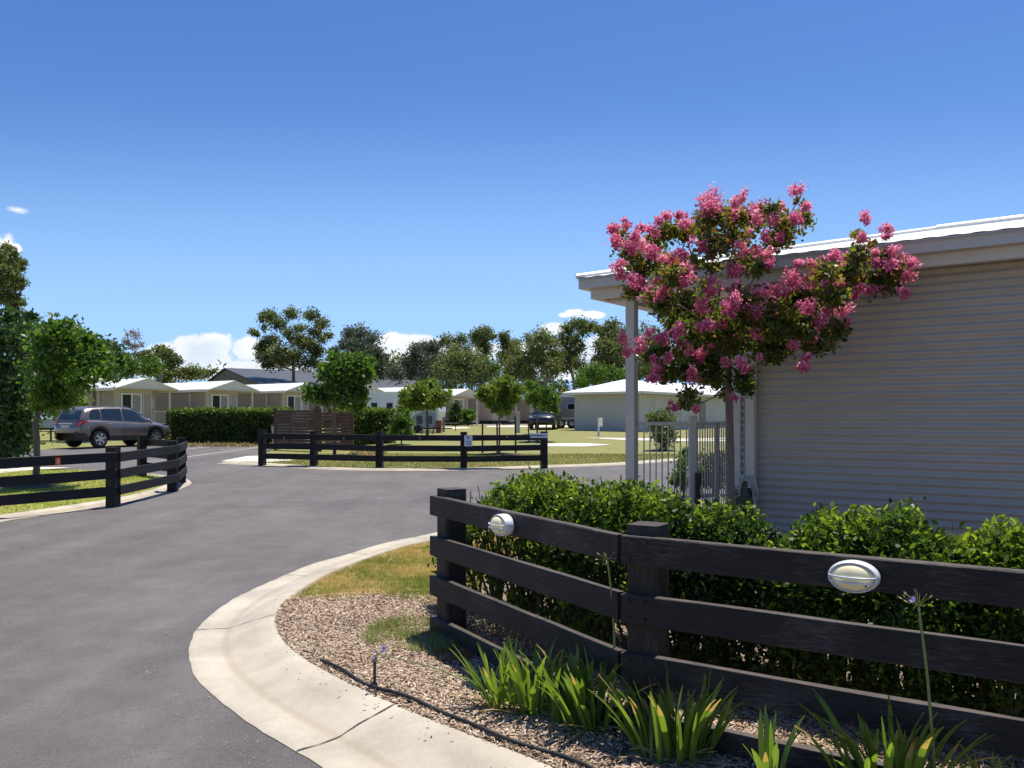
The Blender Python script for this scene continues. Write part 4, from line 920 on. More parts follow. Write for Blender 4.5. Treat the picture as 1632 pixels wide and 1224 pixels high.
m_stalk = mat('green_stalk', (.16, .21, .06), (.22, .27, .08), 20, .5)
def flower(root, pts, rad, n, violet, seed, size=.05, green=True):
    """stalk with an umbel of drooping florets at its end"""
    rs_ = random.Random(seed); pts = [np.array(p) for p in pts]; pts = catmull(pts, 6)
    mb = MB(); mb.tube([Vector(p) for p in pts], [rad*(1.15-.35*i/len(pts)) for i in range(len(pts))], 7); st = mb.build('flower_stalk', m_stalk, root, world=True, smooth=True)
    top = Vector(pts[-1]); ax = (Vector(pts[-1])-Vector(pts[-3])).normalized(); mb = MB(); V = []; T = []
    for k in range(n):
        d = Vector((rs_.gauss(0, 1), rs_.gauss(0, 1), rs_.gauss(0, .8)))+ax*.9; d.normalize(); e = top+d*size*rs_.uniform(.6, 1.1)+Vector((0, 0, -.006))
        mb.tube([top, top.lerp(e, .5)+Vector((0, 0, .006)), e], .0012, 4)
        if k < violet:
            for j in range(6):
                a = j*math.pi/3; q = d.orthogonal().normalized(); q = Matrix.Rotation(a, 3, d) @ q; s = d.cross(q)
                t_ = e+d*.016+q*.015; V += [e, e.lerp(t_, .5)+s*.0045, t_, e.lerp(t_, .5)-s*.0045]; T.append(rs_.random())
        else:
            s = d.orthogonal().normalized(); t_ = e+d*.02; V += [e, e.lerp(t_, .5)+s*.003, t_, e.lerp(t_, .5)-s*.003]; T.append(rs_.random()*.2)
    mb.build('pedicels', m_stalk, st, world=True)
    if violet: 
        nv = violet*6; npmesh('petals', np.array([tuple(v) for v in V[:nv*4]]), 4, T[:nv], l_violet, st, world=True)
    if n > violet: npmesh('dry_florets', np.array([tuple(v) for v in V[violet*24:]]), 4, [.9]*(n-violet), l_dead, st, world=True)
a1 = agap(800, 1128, 24, .40, 'leftmost strap leaved clump with yellowing leaves and a stalk lying over the mulch', 1.1, tb=.5, dead=34)
a2 = agap(848, 1136, 28, .42, 'second strap leaved clump from the left, upright, a few brown tips', .9, tb=.48, dead=8)
a3 = agap(945, 1160, 34, .45, 'shaded strap leaved clump in front of the fence post joint', 1.0, tb=.34, dead=34, r0=.08)
a4 = agap(1075, 1207, 44, .44, 'full green strap leaved clump right of centre with dry leaves at its foot', 1.05, tb=.46, dead=40, r0=.09)
a5 = agap(1228, 1275, 9, .44, 'sparse strap leaved clump between the two largest ones at the bottom edge', .8, tb=.55, dead=5, r0=.02)
a6 = agap(1412, 1275, 44, .46, 'large bright clump at bottom right with the tall pale violet flower stalk', 1.15, tb=.62, dead=16, r0=.10)
a7 = agap(1592, 1300, 12, .36, 'clump cut by the bottom right corner, only leaf tips showing', .9, tb=.6, dead=3, r0=.04)
a8 = agap(905, 1150, 14, .42, 'dark strap leaved clump between the upright one and the shaded one', 1.0, tb=.36, dead=6, r0=.05)
Y_ = GP(945, 1160, BED)[1]
flower(a3, [P(980, 1135, Y_), P(979, 1020, Y_+.02), P(975, 950, Y_), P(968, 893, Y_-.02)], .0055, 15, 0, 3, .048)
Y_ = GP(1470, 1290, BED)[1]
flower(a6, [P(1492, 1260, Y_), P(1484, 1150, Y_), P(1476, 1060, Y_), P(1464, 968, Y_)], .0062, 22, 1, 5, .062)
flower(a1, [tuple(P(795, 1118, 4.42)), tuple(P(720, 1075, 4.5)), tuple(P(660, 1056, 4.65)), tuple(P(606, 1043, 4.72))], .0042, 16, 5, 9, .045)
flower(a5, [P(1232, 1262, 3.55), P(1230, 1200, 3.55), P(1226, 1152, 3.55)], .004, 9, 0, 4, .03)
# loose pale bark and leaf litter on the bed
hose_px = [(512,1056),(545,1072),(575,1090),(600,1101),(650,1116),(700,1137),(750,1158),(800,1182),(850,1196),(900,1212),(950,1236),(1020,1280)]
pts = [(*GP(x, y, BED), 0) for x, y in hose_px]; pts = smooth2(catmull([(a, b, G(b)+BED+.018+.006*math.sin(i*2.1)) for i, (a, b, _) in enumerate(pts)], 6), 2)
mb = MB(); mb.tube([Vector(p) for p in pts], .0105, 8); tag(mb.build('irrigation_pipe', m_black, smooth=True), 'black irrigation pipe running along the back of the kerb', 'pipe')
X, Y = GP(597, 1096, BED); z = G(Y)+BED
sr = empty('sprinkler', (X, Y, z), 0, 'small black riser sprinkler standing at the pipe near the kerb joint', 'sprinkler')
mb = MB(); mb.tube([(X, Y, z-.01), (X, Y, z+.03)], .017, 10); mb.tube([(X, Y, z+.03), (X, Y, z+.15)], .0085, 8); mb.build('riser', m_blackp, sr, world=True)
mb = MB(); mb.tube([(X, Y, z+.146), (X, Y, z+.155), (X, Y, z+.172), (X, Y, z+.178)], [.010, .014, .014, .007], 10); mb.build('nozzle', m_blackp, sr, world=True)
# ------------------------------------------------------------------ young and middle-distance trees
def T(name, label, cat, base_px, L, scale, ox, oy, n, leafL, leafW, lm, bark, r0, thick, base_off=.05, **kw):
    X, Y = GP(base_px[0], base_px[1], base_off)
    Y = kw.pop('Y', Y); X = (base_px[0]-816)/F*Y
    return tree(name, label, cat, (X, Y), pxblobs(L, scale, ox, oy, Y, thick), n, leafL, leafW, lm, bark, r0, **kw)
GYT = 'young trees by the lawns'
T('young_tree', 'glossy green broadleaf tree with forked trunk behind the left fence', 'tree', (57, 772),
  [(200,410,45),(260,410,45),(290,440,40),(180,470,50),(250,490,60),(320,500,50),(200,560,60),(290,570,60),(360,530,50),(400,500,36),(330,440,30),(150,540,30),(180,640,55),(260,630,55),(330,600,45),(200,700,40),(160,690,36),(255,680,32),(390,570,36)],
  2.447, 0, 360, 8500, .115, .07, l_green, m_bark, .062, .8, group=GYT, forkz=P(0, 676, 17.1).z, per=20, csize=.48)
T('young_tree', 'darker broadleaf tree behind the glossy one, left of the cabins', 'tree', (150, 712),
  [(400,500,50),(430,480,40),(455,505,28),(420,540,45),(380,560,50),(440,570,40),(350,470,40),(470,540,16),(360,520,50)], 2.447, 0, 360, 2600, .2, .12, l_dark, m_bark, .07, 1.2, group=GYT, Y=41, csize=.36)
T('tall_shrub', 'tall dense dark leafy shrub reaching the left edge of the picture', 'shrub', (12, 738),
  [(40,370,50),(90,400,46),(30,450,60),(100,480,40),(60,550,66),(105,570,40),(50,650,68),(90,680,46),(60,750,60),(40,830,66),(85,850,35),(95,780,36),(-40,420,60),(-50,560,80),(-50,700,80),(-40,850,70),(-110,620,90),(-110,800,90),(-110,460,70),(30,890,40)],
  2.447, 0, 360, 15000, .14, .08, l_dark, m_bark, .07, 1.0, Y=23.5, csize=.46)
T('yellow_shrub', 'small yellow green shrub behind the parked silver car', 'shrub', (118, 700), [(300,680,25),(270,700,25),(320,695,15),(285,725,22),(310,720,15)], 2.447, 0, 360, 1500, .16, .07, l_yel, m_bark, .04, .6, Y=46, csize=.4)
T('young_tree', 'bright green bushy tree standing before the cabins, right of the slat screen', 'tree', (533, 727),
  [(820,520,36),(850,560,55),(1000,530,46),(1095,560,36),(930,600,75),(1050,620,62),(780,620,56),(860,680,75),(1000,700,70),(1090,640,36),(720,670,26),(650,790,42),(720,800,55),(800,780,65),(900,800,75),(1000,800,60),(640,840,34),(760,850,46),(990,880,50),(1030,840,36),(900,860,50)],
  4.8, 360, 460, 8500, .145, .085, l_green, m_bark, .045, .8, group=GYT, per=20, csize=.48)
T('young_tree', 'pale yellow green feathery tree between the two hedged lawns, above the trailer', 'tree', (681, 692),
  [(860,80,45),(760,110,55),(660,110,42),(560,180,55),(680,200,75),(800,190,85),(930,200,62),(500,260,60),(620,300,75),(760,320,80),(900,320,70),(1020,280,60),(1080,250,30),(450,330,40),(560,390,60),(700,410,60),(840,410,50),(960,370,50),(480,430,40),(400,440,40)],
  8.59, 590, 600, 5200, .24, .085, l_yel, m_bark, .07, .9, group=GYT, per=20, csize=.48, Y=45)
T('young_tree', 'young green tree held by three thin stakes behind the far fence', 'tree', (796, 723),
  [(290,60,50),(200,100,60),(350,100,60),(100,170,70),(250,200,85),(400,190,70),(520,230,70),(620,250,50),(0,230,70),(-80,250,50),(-150,300,50),(-200,350,40),(-150,380,60),(150,330,95),(300,350,95),(450,350,80),(560,370,60),(0,380,85),(-100,400,60),(400,470,70),(200,500,75),(50,500,70),(150,600,60),(300,610,50),(250,700,36),(380,590,46),(340,680,32)],
  11.66, 780, 600, 7500, .15, .055, l_yel, m_bark, .028, .7, group=GYT, per=20, csize=.48)
T('young_tree', 'smaller green staked tree right of the three stakes, before the caravan', 'tree', (856, 704),
  [(750,150,50),(850,200,50),(700,250,70),(800,330,80),(950,330,80),(1050,260,50),(1100,330,70),(1200,380,50),(1250,430,50),(900,450,80),(1050,480,80),(1180,530,60),(750,430,60),(1000,570,60),(1200,610,40),(900,550,50),(1110,630,42),(1240,620,40)],
  11.66, 780, 600, 5200, .17, .065, l_green, m_bark, .03, .8, group=GYT, per=20, csize=.48)
m_stake = mat('dark_stake', (.03, .022, .02), (.05, .04, .035), 9, .8)
for x, yt, yb, Y, lab in ((769, 672, 722, 28.4, 'left stake of the three round the nearer young tree'), (792.5, 670, 723, 28.6, 'middle leaning stake of the three round the nearer young tree'), (822, 664, 722, 28.8, 'right stake of the three round the nearer young tree'),
                     (843, 669, 703, 38.5, 'thin stake of the smaller tree, its far left one'), (857, 670, 705, 38.8, 'thin stake of the smaller tree, in the middle'), (871, 672, 703, 39.2, 'thin stake of the smaller tree, its right one'),
                     (672, 680, 692, 44.5, 'left stake below the pale yellow green tree'), (690, 680, 692, 44.8, 'right stake below the pale yellow green tree')):
    a = P(x, yb, Y); b = P(x+random.uniform(-1.5, 1.5), yt, Y); mb = MB(); mb.tube([a, a.lerp(b, .5), b], [.032, .031, .03], 6)
    o = mb.build('tree_stake', m_stake); tag(o, lab, 'stake', 'tree stakes')
T('shrub', 'dark conical shrub in front of the far cabin', 'shrub', (727, 674), [(1170,430,45),(1160,520,65),(1195,560,55),(1150,590,50),(1172,385,25),(1165,610,50)], 8.59, 590, 600, 1500, .32, .16, l_dark, m_bark, .06, .4, Y=74, csize=.36)
T('shrub', 'round green shrub with pale flecks beside the conical one', 'shrub', (746, 673), [(1300,510,46),(1370,500,46),(1330,570,56),(1290,590,36),(1385,560,36)], 8.59, 590, 600, 1500, .32, .16, l_green, m_bark, .06, .4, Y=75, csize=.36)
T('shrub', 'variegated upright shrub seen through the bar fence', 'shrub', (1056, 718), [(380,410,50),(330,450,44),(430,440,44),(380,500,55),(450,520,44),(350,560,36),(420,585,44),(400,605,34),(475,565,16),(360,440,40)], 4.08, 960, 560, 2600, .12, .06, l_gumlight, m_bark, .03, .4, csize=.38)
for pts_, lab, lm_, n_, Y_ in (([(540,660,24),(530,730,44),(510,800,40),(560,700,24),(520,860,40),(480,840,30)], 'leafy garden shrub behind the gate post, light green at its foot', l_green, 1500, 15.5),
                     ([(680,700,40),(650,780,55),(680,850,40),(620,840,40)], 'reddish garden shrub behind the bars of the gate, its left half', l_myrt, 1600, 15.8), ([(750,720,44),(720,800,55),(780,780,44),(780,680,34),(760,850,40)], 'reddish garden shrub behind the gate bars beside the tree trunk', l_myrt, 1600, 16.0)):
    T('garden_shrub', lab, 'shrub', (960+pts_[1][0]/4.08, 780), pts_, 4.08, 960, 560, n_, .07, .04, lm_, m_bark, .02, .25, Y=Y_, group='shrubs behind the gate', csize=.4)
# ------------------------------------------------------------------ tall background trees
GB = 'tall trees beyond the cabins'
def BT(label, L, scale, ox, oy, Y, n, lm, bx, sz=.29, thick=2.2, r0=.3, bark=m_barkg, per=22, csize=.40, forky=None):
    n = int(n*2.9); r0 *= .62; csize = .50; per = 34
    bl_ = pxblobs(L, scale, ox, oy, Y, thick); s = Y/95.0
    return tree('background_tree', label, 'tree', ((bx-816)/F*Y, Y), bl_, n, sz*s, sz*.5*s, lm, bark, r0*s, group=GB, per=per, csize=csize, up=-.1, forkz=P(0, forky or 608, Y).z)
BT('large spreading gum tree with layered crown above the dark grey roof', [(340,210,50),(290,225,30),(500,195,46),(650,205,46),(400,270,50),(300,310,30),(220,335,26),(740,270,44),(690,330,44),(780,360,28),(570,300,40),(480,330,40),(350,400,50),(280,450,44),(300,520,55),(400,480,60),(560,400,60),(640,430,50),(700,480,44),(520,520,60),(620,560,55),(420,570,55),(690,570,40),(330,590,36),(740,400,30)], 4.8, 360, 460, 95, 5600, l_gum, 468, forky=590)
BT('dark bluish dense tree right of the large gum', [(950,340,50),(1040,330,46),(930,430,50),(1020,430,62),(1120,390,60),(1150,480,50),(1060,520,70),(960,520,50),(860,450,28),(820,480,28),(1150,570,50),(1100,650,60),(1200,550,40),(1220,520,24),(1180,640,50)], 4.8, 360, 460, 92, 4200, l_gumblue, 582)
BT('rounded dark green tree left of the middle gap in the tree line', [(1450,470,44),(1530,460,50),(1600,450,40),(1400,540,52),(1370,580,44),(1430,620,60),(1500,560,60),(1590,560,52),(1540,650,60),(1300,650,50),(1240,640,44)], 4.8, 360, 460, 90, 3200, l_gumblue, 672)
BT('broad dark gum behind the feathery young tree', [(60,320,44),(20,350,44),(40,420,50),(150,270,42),(240,265,40),(190,340,50),(270,350,34),(130,400,50),(0,470,60),(60,520,60)], 4.37, 680, 480, 96, 2600, l_gum, 712)
BT('slim pale gum with light crown tips, tallest left of the middle', [(390,215,46),(380,290,50),(440,250,30),(410,340,36),(350,250,34),(400,400,30)], 4.37, 680, 480, 98, 1300, l_gumlight, 768, csize=.38)
BT('slender pale gum with open crown in the middle of the tree line', [(540,245,34),(560,310,46),(600,350,42),(620,300,32),(530,380,32),(640,370,32),(560,420,40)], 4.37, 680, 480, 98, 1300, l_gumlight, 808, csize=.38)
BT('low wide dark olive tree right above the far cabins', [(200,420,66),(300,420,76),(400,440,66),(150,500,60),(260,500,66),(370,520,66),(450,500,50),(100,470,50)], 4.37, 680, 480, 88, 3400, l_gum, 752, r0=.2)
BT('wide brownish gum right of the middle with several rounded crowns', [(720,270,42),(800,240,50),(760,340,50),(860,290,60),(700,400,60),(800,420,66),(620,440,56),(580,500,50),(900,380,60),(870,470,60),(700,500,60)], 4.37, 680, 480, 92, 4000, l_gum, 868)
BT('tall gum with gaps of cloud showing through, left of the verandah post', [(980,195,38),(1060,155,40),(1100,200,46),(1150,175,30),(1030,270,46),(950,280,46),(1000,370,55),(1080,330,36),(960,450,50),(1040,440,50)], 4.37, 680, 480, 96, 2500, l_gum, 915, csize=.38)
BT('tall gum directly left of the verandah post', [(1290,175,46),(1250,235,50),(1330,245,50),(1200,195,30),(1380,215,32),(1220,320,50),(1310,340,60),(1260,420,60),(1350,430,50),(1180,400,34),(1400,320,40)], 4.37, 680, 480, 92, 3400, l_gum, 980)
BT('fresh green low tree behind the long white roof', [(1130,510,58),(1180,480,50),(1090,560,42),(1220,530,42),(1300,520,50),(1380,540,40)], 4.37, 680, 480, 82, 1700, l_green, 938, r0=.15)
BT('gum seen right of the verandah post under the blossom', [(1030,530,16),(1045,545,16),(1020,560,18),(1040,575,18),(1065,565,14),(1090,575,16),(1120,580,16)], 1, 0, 0, 92, 1800, l_gum, 1040)
BT('nearly bare reddish tree rising above the left cabins', [(640,150,30),(700,150,34),(640,200,24),(690,230,30),(740,215,24),(700,300,24)], 4.533, 60, 500, 85, 420, l_bare, 212, sz=.2, bark=m_barkg, csize=.45, r0=.22)
BT('open crowned gum leaning right above the first cabin', [(880,260,34),(930,300,40),(840,300,22),(1000,345,28),(960,360,36),(770,300,38)], 4.533, 60, 500, 85, 1300, l_gum, 255, csize=.4)
BT('dense green tree mass behind the first cabin', [(560,380,66),(650,380,66),(760,380,50),(830,395,50),(820,345,36),(620,320,40),(500,400,60)], 4.533, 60, 500, 76, 3000, l_green, 200, r0=.2)
BT('low olive trees crown between the first cabin and the grey roof', [(950,430,50),(900,450,44),(1050,430,42),(1130,425,42),(1190,440,34),(1250,422,18)], 4.533, 60, 500, 88, 1700, l_gum, 290, r0=.15)
BT('big drooping gum at the far left edge', [(60,260,50),(110,260,42),(30,330,60),(150,340,42),(220,400,40),(265,395,20),(240,460,20),(100,440,66),(40,500,66),(150,540,50),(230,600,42),(190,660,34),(250,655,20),(80,640,66),(180,760,50),(205,830,44),(120,800,50),(50,760,60),(150,880,50),(-60,350,90),(-60,550,90),(-60,750,90)], 6.8, 0, 360, 48, 4600, l_gum, -6, sz=.34, r0=.34, thick=1.5)
for x0_, lab in ((1120, 'gum hidden partly by the corrugated cabin, left one'), (-90, 'gum beyond the left edge')):
    BT(lab, [(x0_, 575, 22), (x0_+30, 560, 22), (x0_+50, 585, 20), (x0_-20, 590, 18)], 1, 0, 0, 94, 1200, l_gum, x0_+20)
# far wooded skyline that closes the view behind and beside the named trees
mbC = []; 
for i in range(46):
    x = -330+i*58+random.uniform(-20, 20); Y = random.uniform(108, 128); y0 = random.uniform(592, 612) if x < 600 else random.uniform(568, 596)
    mbC += [(tuple(P(x+random.uniform(-22, 22), y0+random.uniform(0, 52), Y)), random.uniform(16, 25)/F*Y) for _ in range(8)]
C, tint = clumps(mbC, 42000, .40, 16); C[:, 2] = np.maximum(C[:, 2], 1.0); V, k = leaves(C, .62, .34, up=-.1)
tag(npmesh('woodland', V, k, tint*.8, l_gum), 'far line of low trees closing the view behind the cabins', 'woodland', kind='stuff')
# ------------------------------------------------------------------ clipped hedges across the road
def hedge(px0, px1, Y0, Y1, h, dep, n, label, m_=l_dark, sz=.11):
    a = Vector(((px0-816)/F*Y0, Y0, 0)); b = Vector(((px1-816)/F*Y1, Y1, 0)); d_ = (b-a).normalized(); nn = Vector((-d_.y, d_.x, 0)); ln = (b-a).length
    g = G((Y0+Y1)/2)+.03; root = empty('hedge', (a.x, a.y, g), 0, label, 'hedge', 'clipped hedges beside the slat screen')
    mb = MB(); p = [a+d_*.12+nn*.12, b-d_*.12+nn*.12, b-d_*.12+nn*(dep-.12), a+d_*.12+nn*(dep-.12)]
    mb.add([q+Vector((0, 0, g)) for q in p]+[q+Vector((0, 0, g+h-.14)) for q in p], [(0,3,2,1),(4,5,6,7),(0,1,5,4),(1,2,6,5),(2,3,7,6),(3,0,4,7)])
    mb.build('filler_core', mat('dark_hedge_filler', (.008, .012, .006), (.02, .026, .012), 8, .9), root, world=True)  # solid dark box added as filling behind the leaf shell
    s = rng.uniform(0, ln, n); u_ = rng.uniform(0, dep, n); z = rng.uniform(0, h, n); f = rng.uniform(0, 1, n)
    u_ = np.where(f < .5, rng.uniform(-.03, .14, n), np.where(f > .9, dep-.05, u_)); z = np.where((f >= .5), h-rng.uniform(-.05, .16, n), z)
    s = np.where((f > .46) & (f < .5), rng.choice([0, ln], n), s)
    lump = np.array([mnoise.noise(Vector((q*1.3, w_*2, 3)))+.6*mnoise.noise(Vector((q*4, w_*4, 9))) for q, w_ in zip(s, z)]); z = z+np.where(f >= .5, lump*.06, 0)
    C = np.stack([a.x+d_.x*s+nn.x*(u_-lump*.05), a.y+d_.y*s+nn.y*(u_-lump*.05), g+z], 1)
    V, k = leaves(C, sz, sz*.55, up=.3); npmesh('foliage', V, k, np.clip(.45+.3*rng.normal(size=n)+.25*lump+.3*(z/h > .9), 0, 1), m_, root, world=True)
l_hedge = leafmat('clipped_hedge_leaf', [(0, (.02, .042, .009)), (.5, (.05, .09, .016)), (1, (.17, .24, .04))], .35, .5, .4)
hedge(266, 440, 38.5, 36.0, 1.50, 1.3, 15000, 'long clipped dark green hedge between the parked car and the timber slat screen', l_hedge)
hedge(560, 630, 35.0, 37.5, 1.52, 1.3, 8000, 'clipped dark green hedge right of the timber slat screen', l_hedge)
T('shrub', 'loose light green bush at the right end of the clipped hedge', 'shrub', (640, 708), [(638,655,8),(646,665,10),(640,678,11),(630,690,12),(648,690,10),(655,672,6),(636,668,10)], 1, 0, 0, 2600, .13, .07, l_green, m_bark, .03, .4, Y=36.2, csize=.36)
cover('fallen_leaves', px_line([(268,712.5),(436,712.5),(436,709.6),(268,709.6)]), 900, .16, .10, l_dead, lambda n, q: rng.uniform(0, .5, n), 0, 'fallen leaves and edging along the foot of the long clipped hedge', 'leaves', .6, gz_=.01)
cover('fallen_leaves', px_line([(556,728),(610,728),(618,720),(560,719)], .05), 1200, .13, .06, l_dead, lambda n, q: rng.uniform(.1, .8, n), 0, 'pale leaf litter at the right foot of the slat screen', 'leaves', .4, gz_=.05)
# ------------------------------------------------------------------ timber slat screen
m_slat = woodmat('brown_slat_timber', (.115, .06, .042), (.22, .13, .09), (3, 3, 20), .15)
ss = empty('slat_screen', (*GP(500, 720), G(31)), 0, 'brown timber slat screen with three posts between the two clipped hedges', 'screen')
def SP(x, Y, z): return Vector(((x-816)/F*Y, Y, G(Y)+z))
for (xa, ya, xb, yb, miss) in ((441, 31.6, 500, 30.6, ()), (512, 30.5, 560, 31.3, (1,))):
    k = 0; z = .20
    while z < 1.52:
        mb = MB(); hh = .094; mb.board(SP(xa, ya, z), SP(xb, yb, z), .022, hh, segs=4, wob=.006); mb.build('slat', m_slat, ss, world=True); z += .108 if xa < 500 else .122; k += 1
for x, Y, wd, tp in ((439.5, 31.7, .12, 1.62), (506, 30.55, .30, 1.60), (561, 31.4, .11, 1.58)):
    mb = MB(); mb.board(SP(x, Y, .02), SP(x, Y, tp), wd, .10, n=(0, 1, 0), segs=4, wob=.004)
    if x == 506: mb.board(SP(x, Y, 1.60), SP(x, Y, 1.70), .14, .10, n=(0, 1, 0))
    mb.build('post', m_slat, ss, world=True)
# green waste bins kept behind the screen
m_binw = mat('pale_bin_plastic', (.50, .50, .47), (.44, .44, .42), 6, .5)
for x, lab in ((447, 'pale bin behind the left bay of the slat screen, its left one'), (478, 'pale bin behind the left bay of the slat screen, its right one'), (530, 'pale bin behind the right bay of the slat screen')):
    Y = 32.6; b_ = SP(x, Y, .05); r_ = empty('waste_bin', b_, 0, lab, 'bin', 'bins behind the slat screen'); mb = MB()
    for z0_, z1_, w0, w1 in ((0, .78, .23, .28),):
        vs = [b_+Vector((sx*w0, sy*w0, .08)) for sx, sy in ((-1,-1),(1,-1),(1,1),(-1,1))]+[b_+Vector((sx*w1, sy*w1, .88)) for sx, sy in ((-1,-1),(1,-1),(1,1),(-1,1))]
        mb.add(vs, [(0,3,2,1),(4,5,6,7),(0,1,5,4),(1,2,6,5),(2,3,7,6),(3,0,4,7)])
    mb.build('bin_body', m_binw, r_, world=True)
    mb = MB(); mb.box((b_.x-.30, b_.y-.31, b_.z+.885), (b_.x+.30, b_.y+.28, b_.z+.935)); mb.build('lid', mat('green_lid', (.03, .10, .04), None, rough=.5), r_, world=True)
# ------------------------------------------------------------------ row of cabins
m_cw = mat('cabin_wall_beige', (.47, .415, .345), (.43, .375, .31), 1.1, .75); m_cw2 = mat('cabin_side_cladding', (.42, .34, .29), (.38, .31, .265), 1.0, .75)  # plain beige-grey colour of the cabin walls
m_dark = mat('underfloor_dark', (.03, .026, .022), (.05, .045, .04), 4, .9); m_barge = mat('pale_bargeboard', (.72, .68, .60), (.66, .62, .55), 3, .6)
m_frame = mat('white_window_frame', (.78, .76, .72), None, rough=.4)
def make_cabin(label):
    r_ = empty('cabin', (0, 0, 0), 0, label, 'cabin', 'row of gabled cabins'); g = 0
    Wd, Ln, ez, az_, rz_ = 4.0, 9.0, 2.78, 3.46, .42
    def B(name, m, boxes, parent=r_):
        mb = MB()
        for a, b in boxes: mb.box(a, b)
        return mb.build(name, m, parent)
    # front wall runs to x=2.7, then the porch corner is set back
    mb = MB(); mb.box((.18, .62, rz_), (2.72, .70, ez)); mb.box((.18, .70, rz_), (.26, Ln-.3, ez)); mb.box((3.74, 2.1, rz_), (3.82, Ln-.3, ez)); mb.box((.26, Ln-.38, rz_), (3.74, Ln-.30, ez)); mb.box((2.64, .70, rz_), (2.72, 2.1, ez)); mb.box((2.64, 2.1, rz_), (3.74, 2.18, ez))
    mb.build('wall', [m_cw], r_)
    mb = MB(); nb = 44
    for i in range(nb): y_ = .72+(Ln-1.1)*i/nb; mb.box((.155, y_, rz_), (.176, y_+.14, ez-.02))
    mb.build('side_cladding', m_cw2, r_)
    B('underfloor', m_dark, [((.30, .75, -.1), (3.70, Ln-.45, rz_-.004))])
    B('porch_deck', m_trim, [((2.75, .45, rz_-.12), (3.84, 2.08, rz_-.002))])
    mb = MB(); mx_ = Wd/2; e0, e1 = -.02, Ln
    for y_, nm in ((e0, 0), (Ln-.06, 1)):
        mb = MB(); mb.add([(0, y_, ez+.04), (Wd, y_, ez+.04), (mx_, y_, az_-.02), (0, y_+.05, ez+.04), (Wd, y_+.05, ez+.04), (mx_, y_+.05, az_-.02)], [(0,1,2),(3,5,4),(0,3,4,1),(1,4,5,2),(2,5,3,0)]); mb.build('gable', m_barge, r_)
    mb = MB(); th = .06; ov = .16
    for sx in (-1, 1):
        x0_ = mx_+sx*(mx_+ov); z0_ = ez+.04-ov*.34; n = 30
        for i in range(n):
            ya = e0-.10+(e1+.2)*i/n; yb = e0-.10+(e1+.2)*(i+.86)/n
            mb.add([(x0_, ya, z0_), (x0_, yb, z0_), (mx_, yb, az_+.01), (mx_, ya, az_+.01)], [(0, 1, 2, 3)])
        mb.add([(x0_, e0-.10, z0_-th), (x0_, e1+.1, z0_-th), (mx_, e1+.1, az_-th+.01), (mx_, e0-.10, az_-th+.01), (x0_, e0-.10, z0_-.004), (x0_, e1+.1, z0_-.004), (mx_, e1+.1, az_+.006), (mx_, e0-.10, az_+.006)], [(0,1,2,3),(4,7,6,5),(0,4,5,1),(3,2,6,7),(0,3,7,4),(1,5,6,2)])
    mb.build('roof', m_roof, r_)
    B('eave_gutter', m_barge, [((-.28, -.12, ez-.16), (-.165, Ln+.1, ez-.03)), ((Wd+.165, -.12, ez-.16), (Wd+.28, Ln+.1, ez-.03))])
    B('ceiling', m_barge, [((-.15, -.05, ez-.012), (Wd+.15, Ln, ez+.036))])
    B('downpipe', m_trim, [((.06, 2.3, .1), (.15, 2.4, ez-.02))])
    B('post', m_trim, [((3.74, .34, 0), (3.85, .45, ez-.013))])
    w_ = B('window', m_frame, [((.62, .575, 1.22), (1.98, .618, 1.30)), ((.62, .575, 2.40), (1.98, .618, 2.48)), ((.62, .575, 1.301), (.70, .618, 2.399)), ((1.90, .575, 1.301), (1.98, .618, 2.399)), ((1.27, .575, 1.301), (1.35, .618, 2.399))])
    B('pane', m_glass, [((.70, .60, 1.30), (1.27, .612, 2.40))], w_); B('pane', m_glassb, [((1.35, .60, 1.30), (1.90, .612, 2.40))], w_)
    d_ = B('door', m_door, [((2.12, .585, rz_+.02), (2.62, .617, 2.42))]); B('door_frame', m_trim, [((2.07, .58, rz_), (2.118, .617, 2.47)), ((2.622, .58, rz_), (2.67, .617, 2.47))], d_)
    w_ = B('window', m_frame, [((2.9, 2.06, 1.62), (3.62, 2.096, 1.67)), ((2.9, 2.06, 2.12), (3.62, 2.096, 2.17)), ((2.9, 2.06, 1.671), (2.95, 2.096, 2.119)), ((3.57, 2.06, 1.671), (3.62, 2.096, 2.119))])
    B('pane', m_glass, [((2.95, 2.075, 1.67), (3.57, 2.09, 2.12))], w_)
    B('railing', m_trim, [((2.75, .46, rz_+.9), (3.73, .50, rz_+.95)), ((2.75, .46, rz_+.1), (3.73, .50, rz_+.14))]+[((2.78+i*.12, .47, rz_+.14), (2.80+i*.12, .49, rz_+.9)) for i in range(8)])
    return r_
CL_ = ['nearest gabled cabin, behind the parked silver car', 'second gabled cabin, rising behind the left part of the long clipped hedge', 'third gabled cabin, behind the right end of the long hedge', 'fourth gabled cabin, mostly hidden by the bright green tree, its gable at the tree\'s right',
       'fifth gabled cabin, only its long white roof seen above the white caravan', 'sixth gabled cabin, right of the pale yellow green tree, conical shrub before it', 'seventh gabled cabin, hidden behind the young tree with three stakes', 'eighth and farthest gabled cabin of the row, behind the grey caravan']
c0 = make_cabin(CL_[0]); P1 = Vector((-24.5, 52.1, 0))
for i in range(8):
    o = c0 if i == 0 else copy_tree(c0); q = P1+VA*6.46*i; o.location = (q.x, q.y, G(q.y+3)); o.rotation_euler = (0, 0, math.atan2(VA.y, VA.x)); o['label'] = CL_[i]
